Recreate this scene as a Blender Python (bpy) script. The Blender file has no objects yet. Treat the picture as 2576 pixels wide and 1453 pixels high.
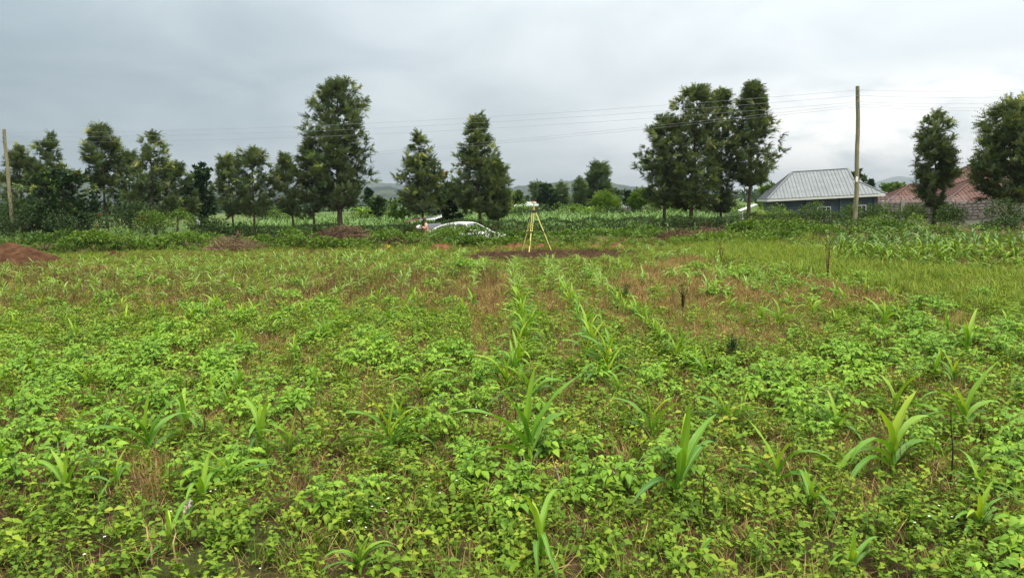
import bpy, bmesh, math, random
import numpy as np
from math import radians, pi, sin, cos
from mathutils import Vector, Matrix

random.seed(7)
RNG = np.random.default_rng(7)
scene = bpy.context.scene
COL = scene.collection

# ------------------------------------------------------------------ camera
CAM_H = 2.1
F = 1803.2                       # focal length in reference pixels (2576 px wide)
CU, CV = 1288.0, 726.5
PITCH, ROLL = radians(7.0), radians(1.3)
cam_d = bpy.data.cameras.new("camera")
cam_d.sensor_width = 36.0
cam_d.lens = F / 2576.0 * 36.0
cam_d.clip_start, cam_d.clip_end = 0.05, 60000
cam = bpy.data.objects.new("camera", cam_d)
COL.objects.link(cam)
fwd = Vector((0, cos(PITCH), -sin(PITCH)))
up0 = Vector((0, sin(PITCH), cos(PITCH)))
right0 = Vector((1, 0, 0))
# the camera dips to its right: the horizon climbs to the right
right = right0 * cos(ROLL) - up0 * sin(ROLL)
up = up0 * cos(ROLL) + right0 * sin(ROLL)
cam.matrix_world = Matrix(((right.x, up.x, -fwd.x, 0), (right.y, up.y, -fwd.y, 0),
                           (right.z, up.z, -fwd.z, CAM_H), (0, 0, 0, 1)))
scene.camera = cam

# ------------------------------------------------------------------ light
SUN_EL, SUN_ROT = radians(62), radians(140)      # high, behind the viewer's right shoulder, behind cloud
w = bpy.data.worlds.new("World")
scene.world = w
w.use_nodes = True
nt = w.node_tree
nt.nodes.clear()
N, L = nt.nodes.new, nt.links.new


def math_node(tree, op, a, b=None, c=None, clamp=False):
    n = tree.nodes.new("ShaderNodeMath")
    n.operation = op
    n.use_clamp = clamp
    for i, v in enumerate((a, b, c)):
        if v is None:
            continue
        if isinstance(v, (int, float)):
            n.inputs[i].default_value = v
        else:
            tree.links.new(v, n.inputs[i])
    return n.outputs[0]


def ramp_node(tree, fac, stops, interp="LINEAR"):
    n = tree.nodes.new("ShaderNodeValToRGB")
    r = n.color_ramp
    r.interpolation = interp
    while len(r.elements) < len(stops):
        r.elements.new(0.5)
    for e, (p, c) in zip(r.elements, stops):
        e.position = p
        e.color = (c[0], c[1], c[2], 1) if not isinstance(c, (int, float)) else (c, c, c, 1)
    if fac is not None:
        tree.links.new(fac, n.inputs[0])
    return n.outputs[0]


def mix_col(tree, fac, a, b, mode="MIX"):
    n = tree.nodes.new("ShaderNodeMix")
    n.data_type = "RGBA"
    n.blend_type = mode
    n.clamp_factor = True
    for sock, v in ((n.inputs[0], fac), (n.inputs[6], a), (n.inputs[7], b)):
        if isinstance(v, (int, float)):
            sock.default_value = v
        elif isinstance(v, tuple):
            sock.default_value = (v[0], v[1], v[2], 1)
        else:
            tree.links.new(v, sock)
    return n.outputs[2]


def noise_node(tree, vec, scale, detail=4, rough=0.5, dist=0.0, lac=2.0):
    n = tree.nodes.new("ShaderNodeTexNoise")
    n.inputs["Scale"].default_value = scale
    n.inputs["Detail"].default_value = detail
    n.inputs["Roughness"].default_value = rough
    n.inputs["Distortion"].default_value = dist
    n.inputs["Lacunarity"].default_value = lac
    if vec is not None:
        tree.links.new(vec, n.inputs["Vector"])
    return n.outputs[0]


sky = N("ShaderNodeTexSky")
sky.sky_type = "NISHITA"
sky.sun_disc = False
sky.sun_elevation = SUN_EL
sky.sun_rotation = SUN_ROT
sky.dust_density = 3.0
bg_sky = N("ShaderNodeBackground")
bg_sky.inputs[1].default_value = 0.06
L(sky.outputs[0], bg_sky.inputs[0])
tc = N("ShaderNodeTexCoord")
sep = N("ShaderNodeSeparateXYZ")
L(tc.outputs["Generated"], sep.inputs[0])
zc = math_node(nt, "MAXIMUM", sep.outputs[2], 0.0)
den = math_node(nt, "ADD", zc, 0.26)
comb = N("ShaderNodeCombineXYZ")
L(math_node(nt, "DIVIDE", sep.outputs[0], den), comb.inputs[0])
L(math_node(nt, "DIVIDE", sep.outputs[1], den), comb.inputs[1])
big = noise_node(nt, comb.outputs[0], 0.75, 3, 0.5, 0.4)
fine = noise_node(nt, comb.outputs[0], 2.1, 6, 0.52, 0.5)
# the cloud sheet is thicker to the left (west) and thinner to the right
azi = math_node(nt, "ADD", math_node(nt, "MULTIPLY", sep.outputs[0], 0.62), 0.5)
cl = math_node(nt, "ADD", math_node(nt, "MULTIPLY", big, 0.62), math_node(nt, "MULTIPLY", fine, 0.46))
cl = math_node(nt, "ADD", cl, math_node(nt, "MULTIPLY", azi, 0.92))
cl = math_node(nt, "SUBTRACT", cl, 0.465, clamp=True)
cloud = ramp_node(nt, cl, [(0.0, (0.090, 0.115, 0.130)), (0.25, (0.148, 0.176, 0.192)), (0.5, (0.235, 0.258, 0.271)),
                           (0.72, (0.310, 0.330, 0.338)), (1.0, (0.40, 0.41, 0.41))])
cloud = mix_col(nt, ramp_node(nt, sep.outputs[2], [(0.3, 0.0), (0.8, 0.8)]), cloud, (0.55, 0.545, 0.53))
# low cumulus bank along the horizon on the bright side
cv = N("ShaderNodeMapping")
cv.inputs["Scale"].default_value = (1, 1, 2.3)
L(tc.outputs["Generated"], cv.inputs[0])
cum = noise_node(nt, cv.outputs[0], 7.0, 7, 0.55, 0.2)
low = ramp_node(nt, sep.outputs[2], [(0.0, 0.5), (0.03, 1.0), (0.09, 0.7), (0.16, 0.0)])
side = ramp_node(nt, sep.outputs[0], [(0.05, 0.0), (0.40, 1.0)])
cumf = math_node(nt, "MULTIPLY", math_node(nt, "MULTIPLY", low, side), ramp_node(nt, cum, [(0.40, 0.0), (0.54, 1.0)]))
cloud = mix_col(nt, math_node(nt, "MULTIPLY", cumf, 0.9), cloud, (0.60, 0.57, 0.54))
# overcast skies are brighter overhead than along the horizon
lift = math_node(nt, "ADD", 1.0, math_node(nt, "MULTIPLY", math_node(nt, "POWER", zc, 1.3), 1.25))
bg_cloud = N("ShaderNodeBackground")
L(cloud, bg_cloud.inputs[0])
L(lift, bg_cloud.inputs[1])
mixs = N("ShaderNodeMixShader")
mixs.inputs[0].default_value = 0.93
L(bg_sky.outputs[0], mixs.inputs[1])
L(bg_cloud.outputs[0], mixs.inputs[2])
wo = N("ShaderNodeOutputWorld")
L(mixs.outputs[0], wo.inputs[0])

sun_d = bpy.data.lights.new("sun", "SUN")
sun_d.energy = 1.5
sun_d.angle = radians(12)
sun_d.color = (1.0, 0.94, 0.82)
sun = bpy.data.objects.new("sun", sun_d)
COL.objects.link(sun)
sd = Vector((sin(SUN_ROT) * cos(SUN_EL), cos(SUN_ROT) * cos(SUN_EL), sin(SUN_EL)))
sun.rotation_euler = sd.to_track_quat("Z", "Y").to_euler()

vs = scene.view_settings
vs.view_transform = "Standard"
vs.look = "None"
vs.exposure = 1.55
vs.gamma = 1.0
vs.use_curve_mapping = False
cy = scene.cycles
cy.max_bounces = 7
cy.diffuse_bounces = 3
cy.glossy_bounces = 2
cy.transmission_bounces = 3
cy.transparent_max_bounces = 6
cy.volume_bounces = 0
cy.caustics_reflective = False
cy.caustics_refractive = False
cy.use_denoising = True
cy.use_adaptive_sampling = False

# ------------------------------------------------------------------ helpers: places
def ray(u, v):
    d = fwd * F + right * (u - CU) - up * (v - CV)
    return d


def gp(u, v, z=0.0):
    d = ray(u, v)
    t = (z - CAM_H) / d.z
    return Vector((0, 0, CAM_H)) + d * t


def at(u, v, y):
    d = ray(u, v)
    return Vector((0, 0, CAM_H)) + d * (y / d.y)


def proj(x, y, z):
    x, y, z = np.asarray(x, float), np.asarray(y, float), np.asarray(z, float) - CAM_H
    a = x * right.x + y * right.y + z * right.z
    b = x * up.x + y * up.y + z * up.z
    c = np.maximum(x * fwd.x + y * fwd.y + z * fwd.z, 1e-3)
    return CU + F * a / c, CV - F * b / c


def hash2(ix, iy, seed):
    h = (ix.astype(np.int64) * 374761393 + iy.astype(np.int64) * 668265263 + seed * 974634777) & 0x7FFFFFFF
    h = ((h ^ (h >> 13)) * 1274126177) & 0x7FFFFFFF
    h = h ^ (h >> 16)
    return (h & 0xFFFF) / 65535.0


def vnoise(x, y, seed=0):
    x, y = np.asarray(x, float), np.asarray(y, float)
    ix, iy = np.floor(x), np.floor(y)
    fx, fy = x - ix, y - iy
    fx, fy = fx * fx * (3 - 2 * fx), fy * fy * (3 - 2 * fy)
    a, b = hash2(ix, iy, seed), hash2(ix + 1, iy, seed)
    c, d = hash2(ix, iy + 1, seed), hash2(ix + 1, iy + 1, seed)
    return (a * (1 - fx) + b * fx) * (1 - fy) + (c * (1 - fx) + d * fx) * fy


def fbm(x, y, seed=0, o=4):
    s, a, t = 0, 0.5, 0
    for k in range(o):
        s = s + a * vnoise(np.asarray(x) * 2 ** k, np.asarray(y) * 2 ** k, seed + k)
        t += a
        a *= 0.5
    return s / t


def sstep(a, b, x):
    t = np.clip((np.asarray(x, float) - a) / (b - a), 0, 1)
    return t * t * (3 - 2 * t)


def terrain(x, y):
    """Height of the ground: field, weedy bank, sunken dirt road, hedge line, land beyond."""
    x, y = np.asarray(x, float), np.asarray(y, float)
    yl = y + 0.2 * x
    near = 1 - sstep(60, 120, y)
    z = near * (0.07 * (fbm(x * 0.9, y * 0.9, 3) - 0.5) + 0.05 * (fbm(x * 4, y * 4, 11, 3) - 0.5))
    z = z + 0.025 * np.cos(2 * pi * (x - 0.12)) * (1 - sstep(24, 29, y))
    z = z + 0.34 * np.exp(-((yl - 34.3) / 1.8) ** 2) * (0.35 + 1.1 * fbm(x * 0.45, y * 0.45, 5))
    side_ = 1 - sstep(50, 70, np.abs(x))
    z = z - 0.55 * sstep(36.6, 37.8, yl) * (1 - sstep(42.0, 43.0, yl)) * side_
    z = z - 0.30 * sstep(42.0, 43.0, yl) * (1 - sstep(80, 130, yl))
    return z


def tz(x, y):
    return float(terrain(np.array([x]), np.array([y]))[0])


# ------------------------------------------------------------------ helpers: meshes
def mesh_np(name, V, Fc, mat=None, attrs=None, smooth=True):
    """Mesh from arrays. Fc: one (m,k) array or a list of them."""
    me = bpy.data.meshes.new(name)
    V = np.asarray(V, np.float32).reshape(-1, 3)
    if not isinstance(Fc, list):
        Fc = [Fc]
    Fc = [np.asarray(f, np.int32) for f in Fc if len(f)]
    me.vertices.add(len(V))
    me.vertices.foreach_set("co", V.ravel())
    nl = sum(f.size for f in Fc)
    npoly = sum(len(f) for f in Fc)
    me.loops.add(nl)
    me.polygons.add(npoly)
    me.loops.foreach_set("vertex_index", np.concatenate([f.ravel() for f in Fc]))
    tot = np.concatenate([np.full(len(f), f.shape[1], np.int32) for f in Fc])
    st = np.concatenate([[0], np.cumsum(tot)[:-1]]).astype(np.int32)
    me.polygons.foreach_set("loop_start", st)
    try:
        me.polygons.foreach_set("loop_total", tot)
    except Exception:
        pass
    if smooth:
        me.polygons.foreach_set("use_smooth", np.ones(npoly, bool))
    for k, a in (attrs or {}).items():
        at_ = me.attributes.new(k, "FLOAT", "POINT")
        at_.data.foreach_set("value", np.asarray(a, np.float32).ravel())
    if mat is not None:
        me.materials.append(mat)
    me.update(calc_edges=True)
    return me


def inst(V, Fc, M, T):
    """Copies of one small shape, transformed by M (n,3,3) and T (n,3), as single arrays."""
    n, k = len(T), len(V)
    W = np.einsum("nij,kj->nki", M, V) + T[:, None, :]
    FF = (Fc[None] + (np.arange(n) * k)[:, None, None]).reshape(-1, Fc.shape[1])
    return W.reshape(-1, 3), FF


def frames(D, U=None, roll=None):
    """Rotation matrices with +y along D and +z as close to U as can be."""
    D = D / np.maximum(np.linalg.norm(D, axis=1, keepdims=True), 1e-9)
    if U is None:
        U = np.tile(np.array([0, 0, 1.0]), (len(D), 1))
    X = np.cross(D, U)
    bad = np.linalg.norm(X, axis=1) < 1e-4
    X[bad] = np.array([1, 0, 0])
    X /= np.linalg.norm(X, axis=1, keepdims=True)
    Z = np.cross(X, D)
    if roll is not None:
        c, s = np.cos(roll)[:, None], np.sin(roll)[:, None]
        X, Z = X * c + Z * s, Z * c - X * s
    return np.stack([X, D, Z], axis=2)


def link(me, name, parent=None, loc=None):
    o = bpy.data.objects.new(name, me)
    COL.objects.link(o)
    if parent is not None:
        o.parent = parent
    if loc is not None:
        o.location = loc
    return o


def tag(o, label=None, cat=None, group=None, kind=None):
    if label:
        o["label"] = label
    if cat:
        o["category"] = cat
    if group:
        o["group"] = group
    if kind:
        o["kind"] = kind
    return o


def empty(name, loc, rz=0.0, label=None, cat=None, group=None):
    o = bpy.data.objects.new(name, None)
    o.empty_display_size = 0.2
    COL.objects.link(o)
    o.location = loc
    o.rotation_euler = (0, 0, rz)
    return tag(o, label, cat, group)


class MB:
    """Collects boxes, tubes and faces for one mesh."""

    def __init__(self):
        self.v, self.f = [], []

    def box(self, c, s, rot=None):
        b = len(self.v)
        for dx in (-.5, .5):
            for dy in (-.5, .5):
                for dz in (-.5, .5):
                    p = Vector((dx * s[0], dy * s[1], dz * s[2]))
                    if rot is not None:
                        p = rot @ p
                    self.v.append(Vector(c) + p)
        for q in ((0, 1, 3, 2), (4, 6, 7, 5), (0, 4, 5, 1), (2, 3, 7, 6), (0, 2, 6, 4), (1, 5, 7, 3)):
            self.f.append(tuple(b + i for i in q))
        return self

    def beam(self, a, b, wx, wy, up_=(0, 0, 1)):
        a, b = Vector(a), Vector(b)
        d = b - a
        y = d.normalized()
        x = y.cross(Vector(up_))
        if x.length < 1e-4:
            x = Vector((1, 0, 0))
        x.normalize()
        z = x.cross(y)
        m = Matrix((x, y, z)).transposed()
        return self.box((a + b) / 2, (wx, d.length, wy), m)

    def tube(self, pts, rad, n=8, cap=True):
        pts = [Vector(p) for p in pts]
        if not isinstance(rad, (list, tuple)):
            rad = [rad] * len(pts)
        b = len(self.v)
        for i, p in enumerate(pts):
            d = (pts[min(i + 1, len(pts) - 1)] - pts[max(i - 1, 0)]).normalized()
            x = d.cross(Vector((0.13, 0.99, 0.05)))
            if x.length < 1e-3:
                x = d.cross(Vector((1, 0, 0)))
            x.normalize()
            y = d.cross(x)
            for k in range(n):
                a = 2 * pi * k / n
                self.v.append(p + (x * cos(a) + y * sin(a)) * rad[i])
        for i in range(len(pts) - 1):
            for k in range(n):
                k2 = (k + 1) % n
                self.f.append((b + i * n + k, b + i * n + k2, b + (i + 1) * n + k2, b + (i + 1) * n + k))
        if cap:
            self.f.append(tuple(b + k for k in reversed(range(n))))
            e = b + (len(pts) - 1) * n
            self.f.append(tuple(e + k for k in range(n)))
        return self

    def face(self, *pts):
        b = len(self.v)
        self.v += [Vector(p) for p in pts]
        self.f.append(tuple(range(b, b + len(pts))))
        return self

    def build(self, name, mat, parent=None, smooth=False, bevel=0.0, loc=None):
        me = bpy.data.meshes.new(name)
        me.from_pydata([tuple(p) for p in self.v], [], self.f)
        if smooth:
            me.polygons.foreach_set("use_smooth", np.ones(len(me.polygons), bool))
        if mat:
            me.materials.append(mat)
        o = link(me, name, parent, loc)
        if bevel:
            m = o.modifiers.new("bevel", "BEVEL")
            m.width = bevel
            m.segments = 2
            m.limit_method = "ANGLE"
        return o


# ------------------------------------------------------------------ helpers: materials
def new_mat(name):
    m = bpy.data.materials.new(name)
    m.use_nodes = True
    m.node_tree.nodes.clear()
    return m, m.node_tree


def out_mat(t, shader):
    o = t.nodes.new("ShaderNodeOutputMaterial")
    t.links.new(shader, o.inputs[0])


def principled(t, col, rough=0.6, spec=0.4, metal=0.0, normal=None):
    p = t.nodes.new("ShaderNodeBsdfPrincipled")
    if isinstance(col, tuple):
        p.inputs["Base Color"].default_value = (*col, 1)
    else:
        t.links.new(col, p.inputs["Base Color"])
    if isinstance(rough, (int, float)):
        p.inputs["Roughness"].default_value = rough
    else:
        t.links.new(rough, p.inputs["Roughness"])
    p.inputs["Specular IOR Level"].default_value = spec
    p.inputs["Metallic"].default_value = metal
    if normal is not None:
        t.links.new(normal, p.inputs["Normal"])
    return p.outputs[0]


def bump(t, h, strength=0.5, dist=0.05):
    b = t.nodes.new("ShaderNodeBump")
    b.inputs["Strength"].default_value = strength
    b.inputs["Distance"].default_value = dist
    t.links.new(h, b.inputs["Height"])
    return b.outputs[0]


def leaf_mat(name, stops, under=None, trans=0.3, rough=0.5, spec=0.3, rnd=0.35, mid=None):
    rough, spec = min(1, rough + .12), spec * .5
    m, t = new_mat(name)
    a = t.nodes.new("ShaderNodeAttribute")
    a.attribute_name = "tint"
    oi = t.nodes.new("ShaderNodeObjectInfo")
    fac = math_node(t, "ADD", a.outputs["Fac"], math_node(t, "MULTIPLY", math_node(t, "SUBTRACT", oi.outputs["Random"], 0.5), rnd), clamp=True)
    c = ramp_node(t, fac, stops)
    if mid is not None:
        a2 = t.nodes.new("ShaderNodeAttribute")
        a2.attribute_name = "mid"
        c = mix_col(t, ramp_node(t, a2.outputs["Fac"], [(0.0, 0.75), (0.16, 0.0)]), c, mid)
        # faint parallel veins
    if under is not None:
        g = t.nodes.new("ShaderNodeNewGeometry")
        c = mix_col(t, math_node(t, "MULTIPLY", g.outputs["Backfacing"], 0.75), c, under)
    p = principled(t, c, rough, spec)
    tr = t.nodes.new("ShaderNodeBsdfTranslucent")
    t.links.new(mix_col(t, 1.0, c, (1.35, 1.30, 0.40), "MULTIPLY"), tr.inputs[0])
    mx = t.nodes.new("ShaderNodeMixShader")
    mx.inputs[0].default_value = trans
    t.links.new(p, mx.inputs[1])
    t.links.new(tr.outputs[0], mx.inputs[2])
    out_mat(t, mx.outputs[0])
    return m


def noisy_mat(name, stops, scale=3.0, detail=6, rough=0.8, spec=0.2, bmp=0.0, bscale=None, metal=0.0, stretch=None):
    m, t = new_mat(name)
    tc_ = t.nodes.new("ShaderNodeTexCoord")
    vec = tc_.outputs["Object"]
    if stretch:
        mp = t.nodes.new("ShaderNodeMapping")
        mp.inputs["Scale"].default_value = stretch
        t.links.new(vec, mp.inputs[0])
        vec = mp.outputs[0]
    n = noise_node(t, vec, scale, detail, 0.6)
    c = ramp_node(t, n, stops)
    nrm = None
    if bmp:
        nrm = bump(t, noise_node(t, vec, bscale or scale * 4, 5, 0.6), bmp)
    out_mat(t, principled(t, c, rough, spec, metal, nrm))
    return m


def plain_mat(name, col, rough=0.5, spec=0.4, metal=0.0, var=0.12, scale=6.0):
    lo = tuple(x * (1 - var) for x in col)
    hi = tuple(min(1, x * (1 + var)) for x in col)
    return noisy_mat(name, [(0.3, lo), (0.7, hi)], scale, 5, rough, spec, metal=metal)


M = {}
M["potato"] = leaf_mat("potato_leaf", [(0.0, (0.048, 0.112, 0.010)), (0.45, (0.140, 0.272, 0.020)), (0.8, (0.240, 0.375, 0.030)), (1.0, (0.40, 0.38, 0.045))], trans=0.20, rough=0.42, spec=0.4, rnd=0.30)
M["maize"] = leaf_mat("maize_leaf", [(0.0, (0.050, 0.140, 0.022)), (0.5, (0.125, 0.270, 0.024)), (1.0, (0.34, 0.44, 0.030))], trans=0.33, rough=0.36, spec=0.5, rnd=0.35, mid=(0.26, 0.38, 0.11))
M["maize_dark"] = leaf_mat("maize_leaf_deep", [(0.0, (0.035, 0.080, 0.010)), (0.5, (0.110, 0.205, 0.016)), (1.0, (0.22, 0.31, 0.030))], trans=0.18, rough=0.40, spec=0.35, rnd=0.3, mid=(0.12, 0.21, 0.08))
M["weed"] = leaf_mat("weed_leaf", [(0.0, (0.040, 0.086, 0.008)), (0.5, (0.116, 0.205, 0.015)), (0.88, (0.215, 0.295, 0.026)), (1.0, (0.36, 0.29, 0.05))], trans=0.25, rnd=0.45)
M["grass"] = leaf_mat("grass_blade", [(0.0, (0.050, 0.105, 0.012)), (0.5, (0.125, 0.205, 0.020)), (1.0, (0.27, 0.30, 0.05))], trans=0.3, rnd=0.5)
M["meadow"] = leaf_mat("meadow_blade", [(0.0, (0.040, 0.085, 0.010)), (0.5, (0.125, 0.195, 0.014)), (1.0, (0.26, 0.30, 0.04))], trans=0.2, rnd=0.5)
M["dry"] = leaf_mat("dry_blade", [(0.0, (0.10, 0.058, 0.024)), (0.5, (0.25, 0.165, 0.062)), (1.0, (0.46, 0.34, 0.15))], trans=0.15, rough=0.7, spec=0.2, rnd=0.6)
M["deadweed"] = leaf_mat("dead_weed", [(0.0, (0.036, 0.022, 0.013)), (0.6, (0.105, 0.064, 0.033)), (1.0, (0.20, 0.135, 0.07))], trans=0.05, rough=0.8, spec=0.1, rnd=0.5)
M["twig"] = leaf_mat("dry_twig", [(0.0, (0.045, 0.024, 0.017)), (0.6, (0.13, 0.072, 0.050)), (1.0, (0.30, 0.21, 0.14))], trans=0.0, rough=0.85, spec=0.1, rnd=0.2)
M["grevillea"] = leaf_mat("feathery_leaf", [(0.0, (0.012, 0.032, 0.007)), (0.36, (0.036, 0.074, 0.013)), (0.58, (0.100, 0.148, 0.026)), (1.0, (0.31, 0.32, 0.08))], under=(0.10, 0.14, 0.075), trans=0.15, rough=0.45, spec=0.45, rnd=0.15)  # upper stops: pale young growth, raised further to paint sky-lit crown tops
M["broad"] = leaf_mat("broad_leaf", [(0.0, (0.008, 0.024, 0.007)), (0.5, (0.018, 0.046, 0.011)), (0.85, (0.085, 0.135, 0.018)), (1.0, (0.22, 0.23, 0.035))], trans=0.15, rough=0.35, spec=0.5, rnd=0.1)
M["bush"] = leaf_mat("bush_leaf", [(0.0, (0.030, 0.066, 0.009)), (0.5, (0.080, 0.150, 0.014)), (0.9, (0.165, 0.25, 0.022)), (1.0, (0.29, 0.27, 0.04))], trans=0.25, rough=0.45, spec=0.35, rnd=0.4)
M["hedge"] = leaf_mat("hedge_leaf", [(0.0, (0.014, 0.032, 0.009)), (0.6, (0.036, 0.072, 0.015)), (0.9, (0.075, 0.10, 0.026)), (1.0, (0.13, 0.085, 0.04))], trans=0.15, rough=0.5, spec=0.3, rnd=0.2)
M["orange"] = leaf_mat("orange_blossom", [(0.0, (0.28, 0.09, 0.02)), (1.0, (0.55, 0.24, 0.03))], trans=0.2, rnd=0.1)
M["redflower"] = leaf_mat("red_blossom", [(0.0, (0.45, 0.05, 0.02)), (1.0, (0.62, 0.12, 0.05))], trans=0.2, rnd=0.1)
M["yellowflower"] = leaf_mat("yellow_blossom", [(0.0, (0.60, 0.45, 0.03)), (1.0, (0.75, 0.62, 0.06))], trans=0.2, rnd=0.1)
M["whiteflower"] = leaf_mat("white_blossom", [(0.0, (0.70, 0.70, 0.62)), (1.0, (0.8, 0.8, 0.76))], trans=0.2, rnd=0.1)
M["bark"] = noisy_mat("bark", [(0.3, (0.045, 0.032, 0.024)), (0.7, (0.12, 0.09, 0.065))], 4, 6, 0.9, 0.1, 0.6, 12, stretch=(3, 3, 0.6))
M["pole"] = noisy_mat("pole_wood", [(0.3, (0.10, 0.10, 0.055)), (0.55, (0.20, 0.19, 0.11)), (0.75, (0.30, 0.28, 0.18))], 3, 7, 0.85, 0.15, 0.4, 14, stretch=(4, 4, 0.5))
M["stem"] = plain_mat("green_stem", (0.09, 0.16, 0.04), 0.6)

# ------------------------------------------------------------------ ground, road, hills, haze
def ground_material():
    m, t = new_mat("field_soil")
    tc_ = t.nodes.new("ShaderNodeTexCoord")
    P = tc_.outputs["Object"]
    n1 = noise_node(t, P, 0.35, 5, 0.6)
    n2 = noise_node(t, P, 5.0, 6, 0.65)
    n3 = noise_node(t, P, 38.0, 4, 0.7, 1.5)
    soil = ramp_node(t, mix_col(t, .5, n2, noise_node(t, P, 27.0, 6, 0.7)), [(0.3, (0.022, 0.012, 0.008)), (0.5, (0.055, 0.028, 0.018)), (0.68, (0.115, 0.062, 0.038))])
    thatch = ramp_node(t, n3, [(0.35, (0.10, 0.065, 0.030)), (0.6, (0.22, 0.15, 0.075)), (0.75, (0.34, 0.25, 0.13))])
    moss = ramp_node(t, n3, [(0.3, (0.035, 0.060, 0.014)), (0.7, (0.10, 0.15, 0.030))])
    at_ = t.nodes.new("ShaderNodeAttribute")
    at_.attribute_name = "straw"
    n1 = math_node(t, "ADD", n1, math_node(t, "MULTIPLY", at_.outputs["Fac"], 0.40))
    near = mix_col(t, ramp_node(t, n1, [(0.42, 0.30), (0.62, 0.9)]), soil, thatch)
    near = mix_col(t, ramp_node(t, noise_node(t, P, 0.9, 5, 0.6), [(0.46, 0.0), (0.62, 0.65)]), near, moss)
    f1 = noise_node(t, P, 0.02, 3, 0.5)
    far = ramp_node(t, f1, [(0.35, (0.035, 0.065, 0.018)), (0.5, (0.07, 0.115, 0.028)), (0.62, (0.10, 0.13, 0.04)), (0.7, (0.13, 0.09, 0.05))])
    s = t.nodes.new("ShaderNodeSeparateXYZ")
    t.links.new(P, s.inputs[0])
    f = math_node(t, "DIVIDE", math_node(t, "SUBTRACT", s.outputs[1], 45.0), 20.0, clamp=True)
    c = mix_col(t, f, near, far)
    nrm = bump(t, noise_node(t, P, 22.0, 8, 0.75), 1.0, 0.08)
    out_mat(t, principled(t, c, 0.95, 0.1, 0, nrm))
    return m


nr, nc = 420, 260
yy = np.concatenate([np.linspace(-40, 1.5, 25)[:-1], np.geomspace(5.5, 9000, nr - 24) - 4.0])
ss = np.linspace(-1, 1, nc)
hw = 26 + 0.95 * np.maximum(yy + 4, 0)
GX = ss[None, :] * hw[:, None]
GY = np.repeat(yy[:, None], nc, 1)
GZ = terrain(GX, GY)
idx = np.arange(len(yy) * nc).reshape(len(yy), nc)
quads = np.stack([idx[:-1, :-1], idx[:-1, 1:], idx[1:, 1:], idx[1:, :-1]], -1).reshape(-1, 4)
ground = link(mesh_np("ground", np.stack([GX, GY, GZ], -1), quads, ground_material()), "ground")
tag(ground, kind="structure")

M["road"] = noisy_mat("red_dirt_road", [(0.3, (0.11, 0.05, 0.03)), (0.7, (0.20, 0.10, 0.06))], 1.5, 7, 0.95, 0.1, 0.5, 12)
xs = np.linspace(-60, 45, 120)
RV, RF = [], []
for x in xs:
    for o_ in (37.9, 39.2, 40.6, 41.9):
        y = o_ - 0.2 * x
        RV.append((x, y, -0.50 + 0.03 * vnoise(x * .7, o_ * 2, 9)))
ridx = np.arange(len(RV)).reshape(-1, 4)
road = link(mesh_np("road", RV, np.stack([ridx[:-1, :-1], ridx[1:, :-1], ridx[1:, 1:], ridx[:-1, 1:]], -1).reshape(-1, 4), M["road"]), "road")
tag(road, kind="structure")


def hill(crest, d, depth, mat, seed, rough, base=-3.0):
    """A ridge that really stands at distance d: crest given as (u, v) picks on its skyline."""
    cu = [c[0] for c in crest]
    cz = [at(c[0], c[1], d).z for c in crest]
    cx = [at(c[0], c[1], d).x for c in crest]
    n, k = 420, 26
    X = np.linspace(cx[0], cx[-1], n)
    Zc = np.interp(X, cx, cz)
    Zc = Zc + rough * (fbm(X * 30 / d * 3, X * 0 + seed, seed, 5) - 0.5) * 2
    e = np.minimum(sstep(cx[0], cx[0] + 0.1 * (cx[-1] - cx[0]), X), 1 - sstep(cx[-1] - 0.1 * (cx[-1] - cx[0]), cx[-1], X))
    Zc = base + (Zc - base) * e
    V = np.zeros((k, n, 3))
    for j in range(k):
        s = j / (k - 1) * 1.6
        y = d + depth * (s - 1)
        prof = (0.5 - 0.5 * cos(pi * min(s, 1))) if s <= 1 else 1 - (s - 1) * 1.4
        Y = np.full(n, y)
        V[j, :, 0] = X * (y / d)
        V[j, :, 1] = Y
        V[j, :, 2] = base + (Zc - base) * prof + rough * 1.2 * (fbm(X * 20 / d * 3, Y * 20 / d * 3, seed + 5, 4) - .5) * min(1, s * 2) * e
    ii = np.arange(k * n).reshape(k, n)
    q = np.stack([ii[:-1, :-1], ii[:-1, 1:], ii[1:, 1:], ii[1:, :-1]], -1).reshape(-1, 4)
    o = link(mesh_np("hill", V, q, mat), "hill")
    return tag(o, kind="structure")


M["hill"] = noisy_mat("wooded_hillside", [(0.38, (0.008, 0.016, 0.010)), (0.5, (0.020, 0.032, 0.016)), (0.62, (0.045, 0.058, 0.026))], 0.012, 7, 0.95, 0.05)
M["hill_far"] = noisy_mat("far_mountain", [(0.4, (0.03, 0.05, 0.03)), (0.6, (0.06, 0.08, 0.04))], 0.004, 6, 0.95, 0.05)
hill([(1130, 500), (1260, 478), (1340, 463), (1400, 459), (1440, 456), (1467, 449), (1500, 453), (1560, 464), (1640, 476), (1760, 486), (1900, 492)], 3000, 900, M["hill"], 3, 5)
hill([(-900, 505), (-300, 470), (100, 440), (215, 442), (262, 455), (330, 468), (600, 472), (900, 472), (960, 470), (1010, 473), (1100, 480), (1220, 505)], 2100, 600, M["hill"], 8, 7)
hill([(700, 478), (880, 464), (940, 461), (1000, 460), (1080, 466), (1200, 478), (1300, 495)], 4300, 900, M["hill"], 12, 9)
hill([(1900, 475), (2100, 462), (2200, 458), (2245, 446), (2262, 443), (2300, 447), (2330, 442), (2420, 440), (2700, 436), (3100, 460)], 8200, 1500, M["hill_far"], 15, 7)

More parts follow.
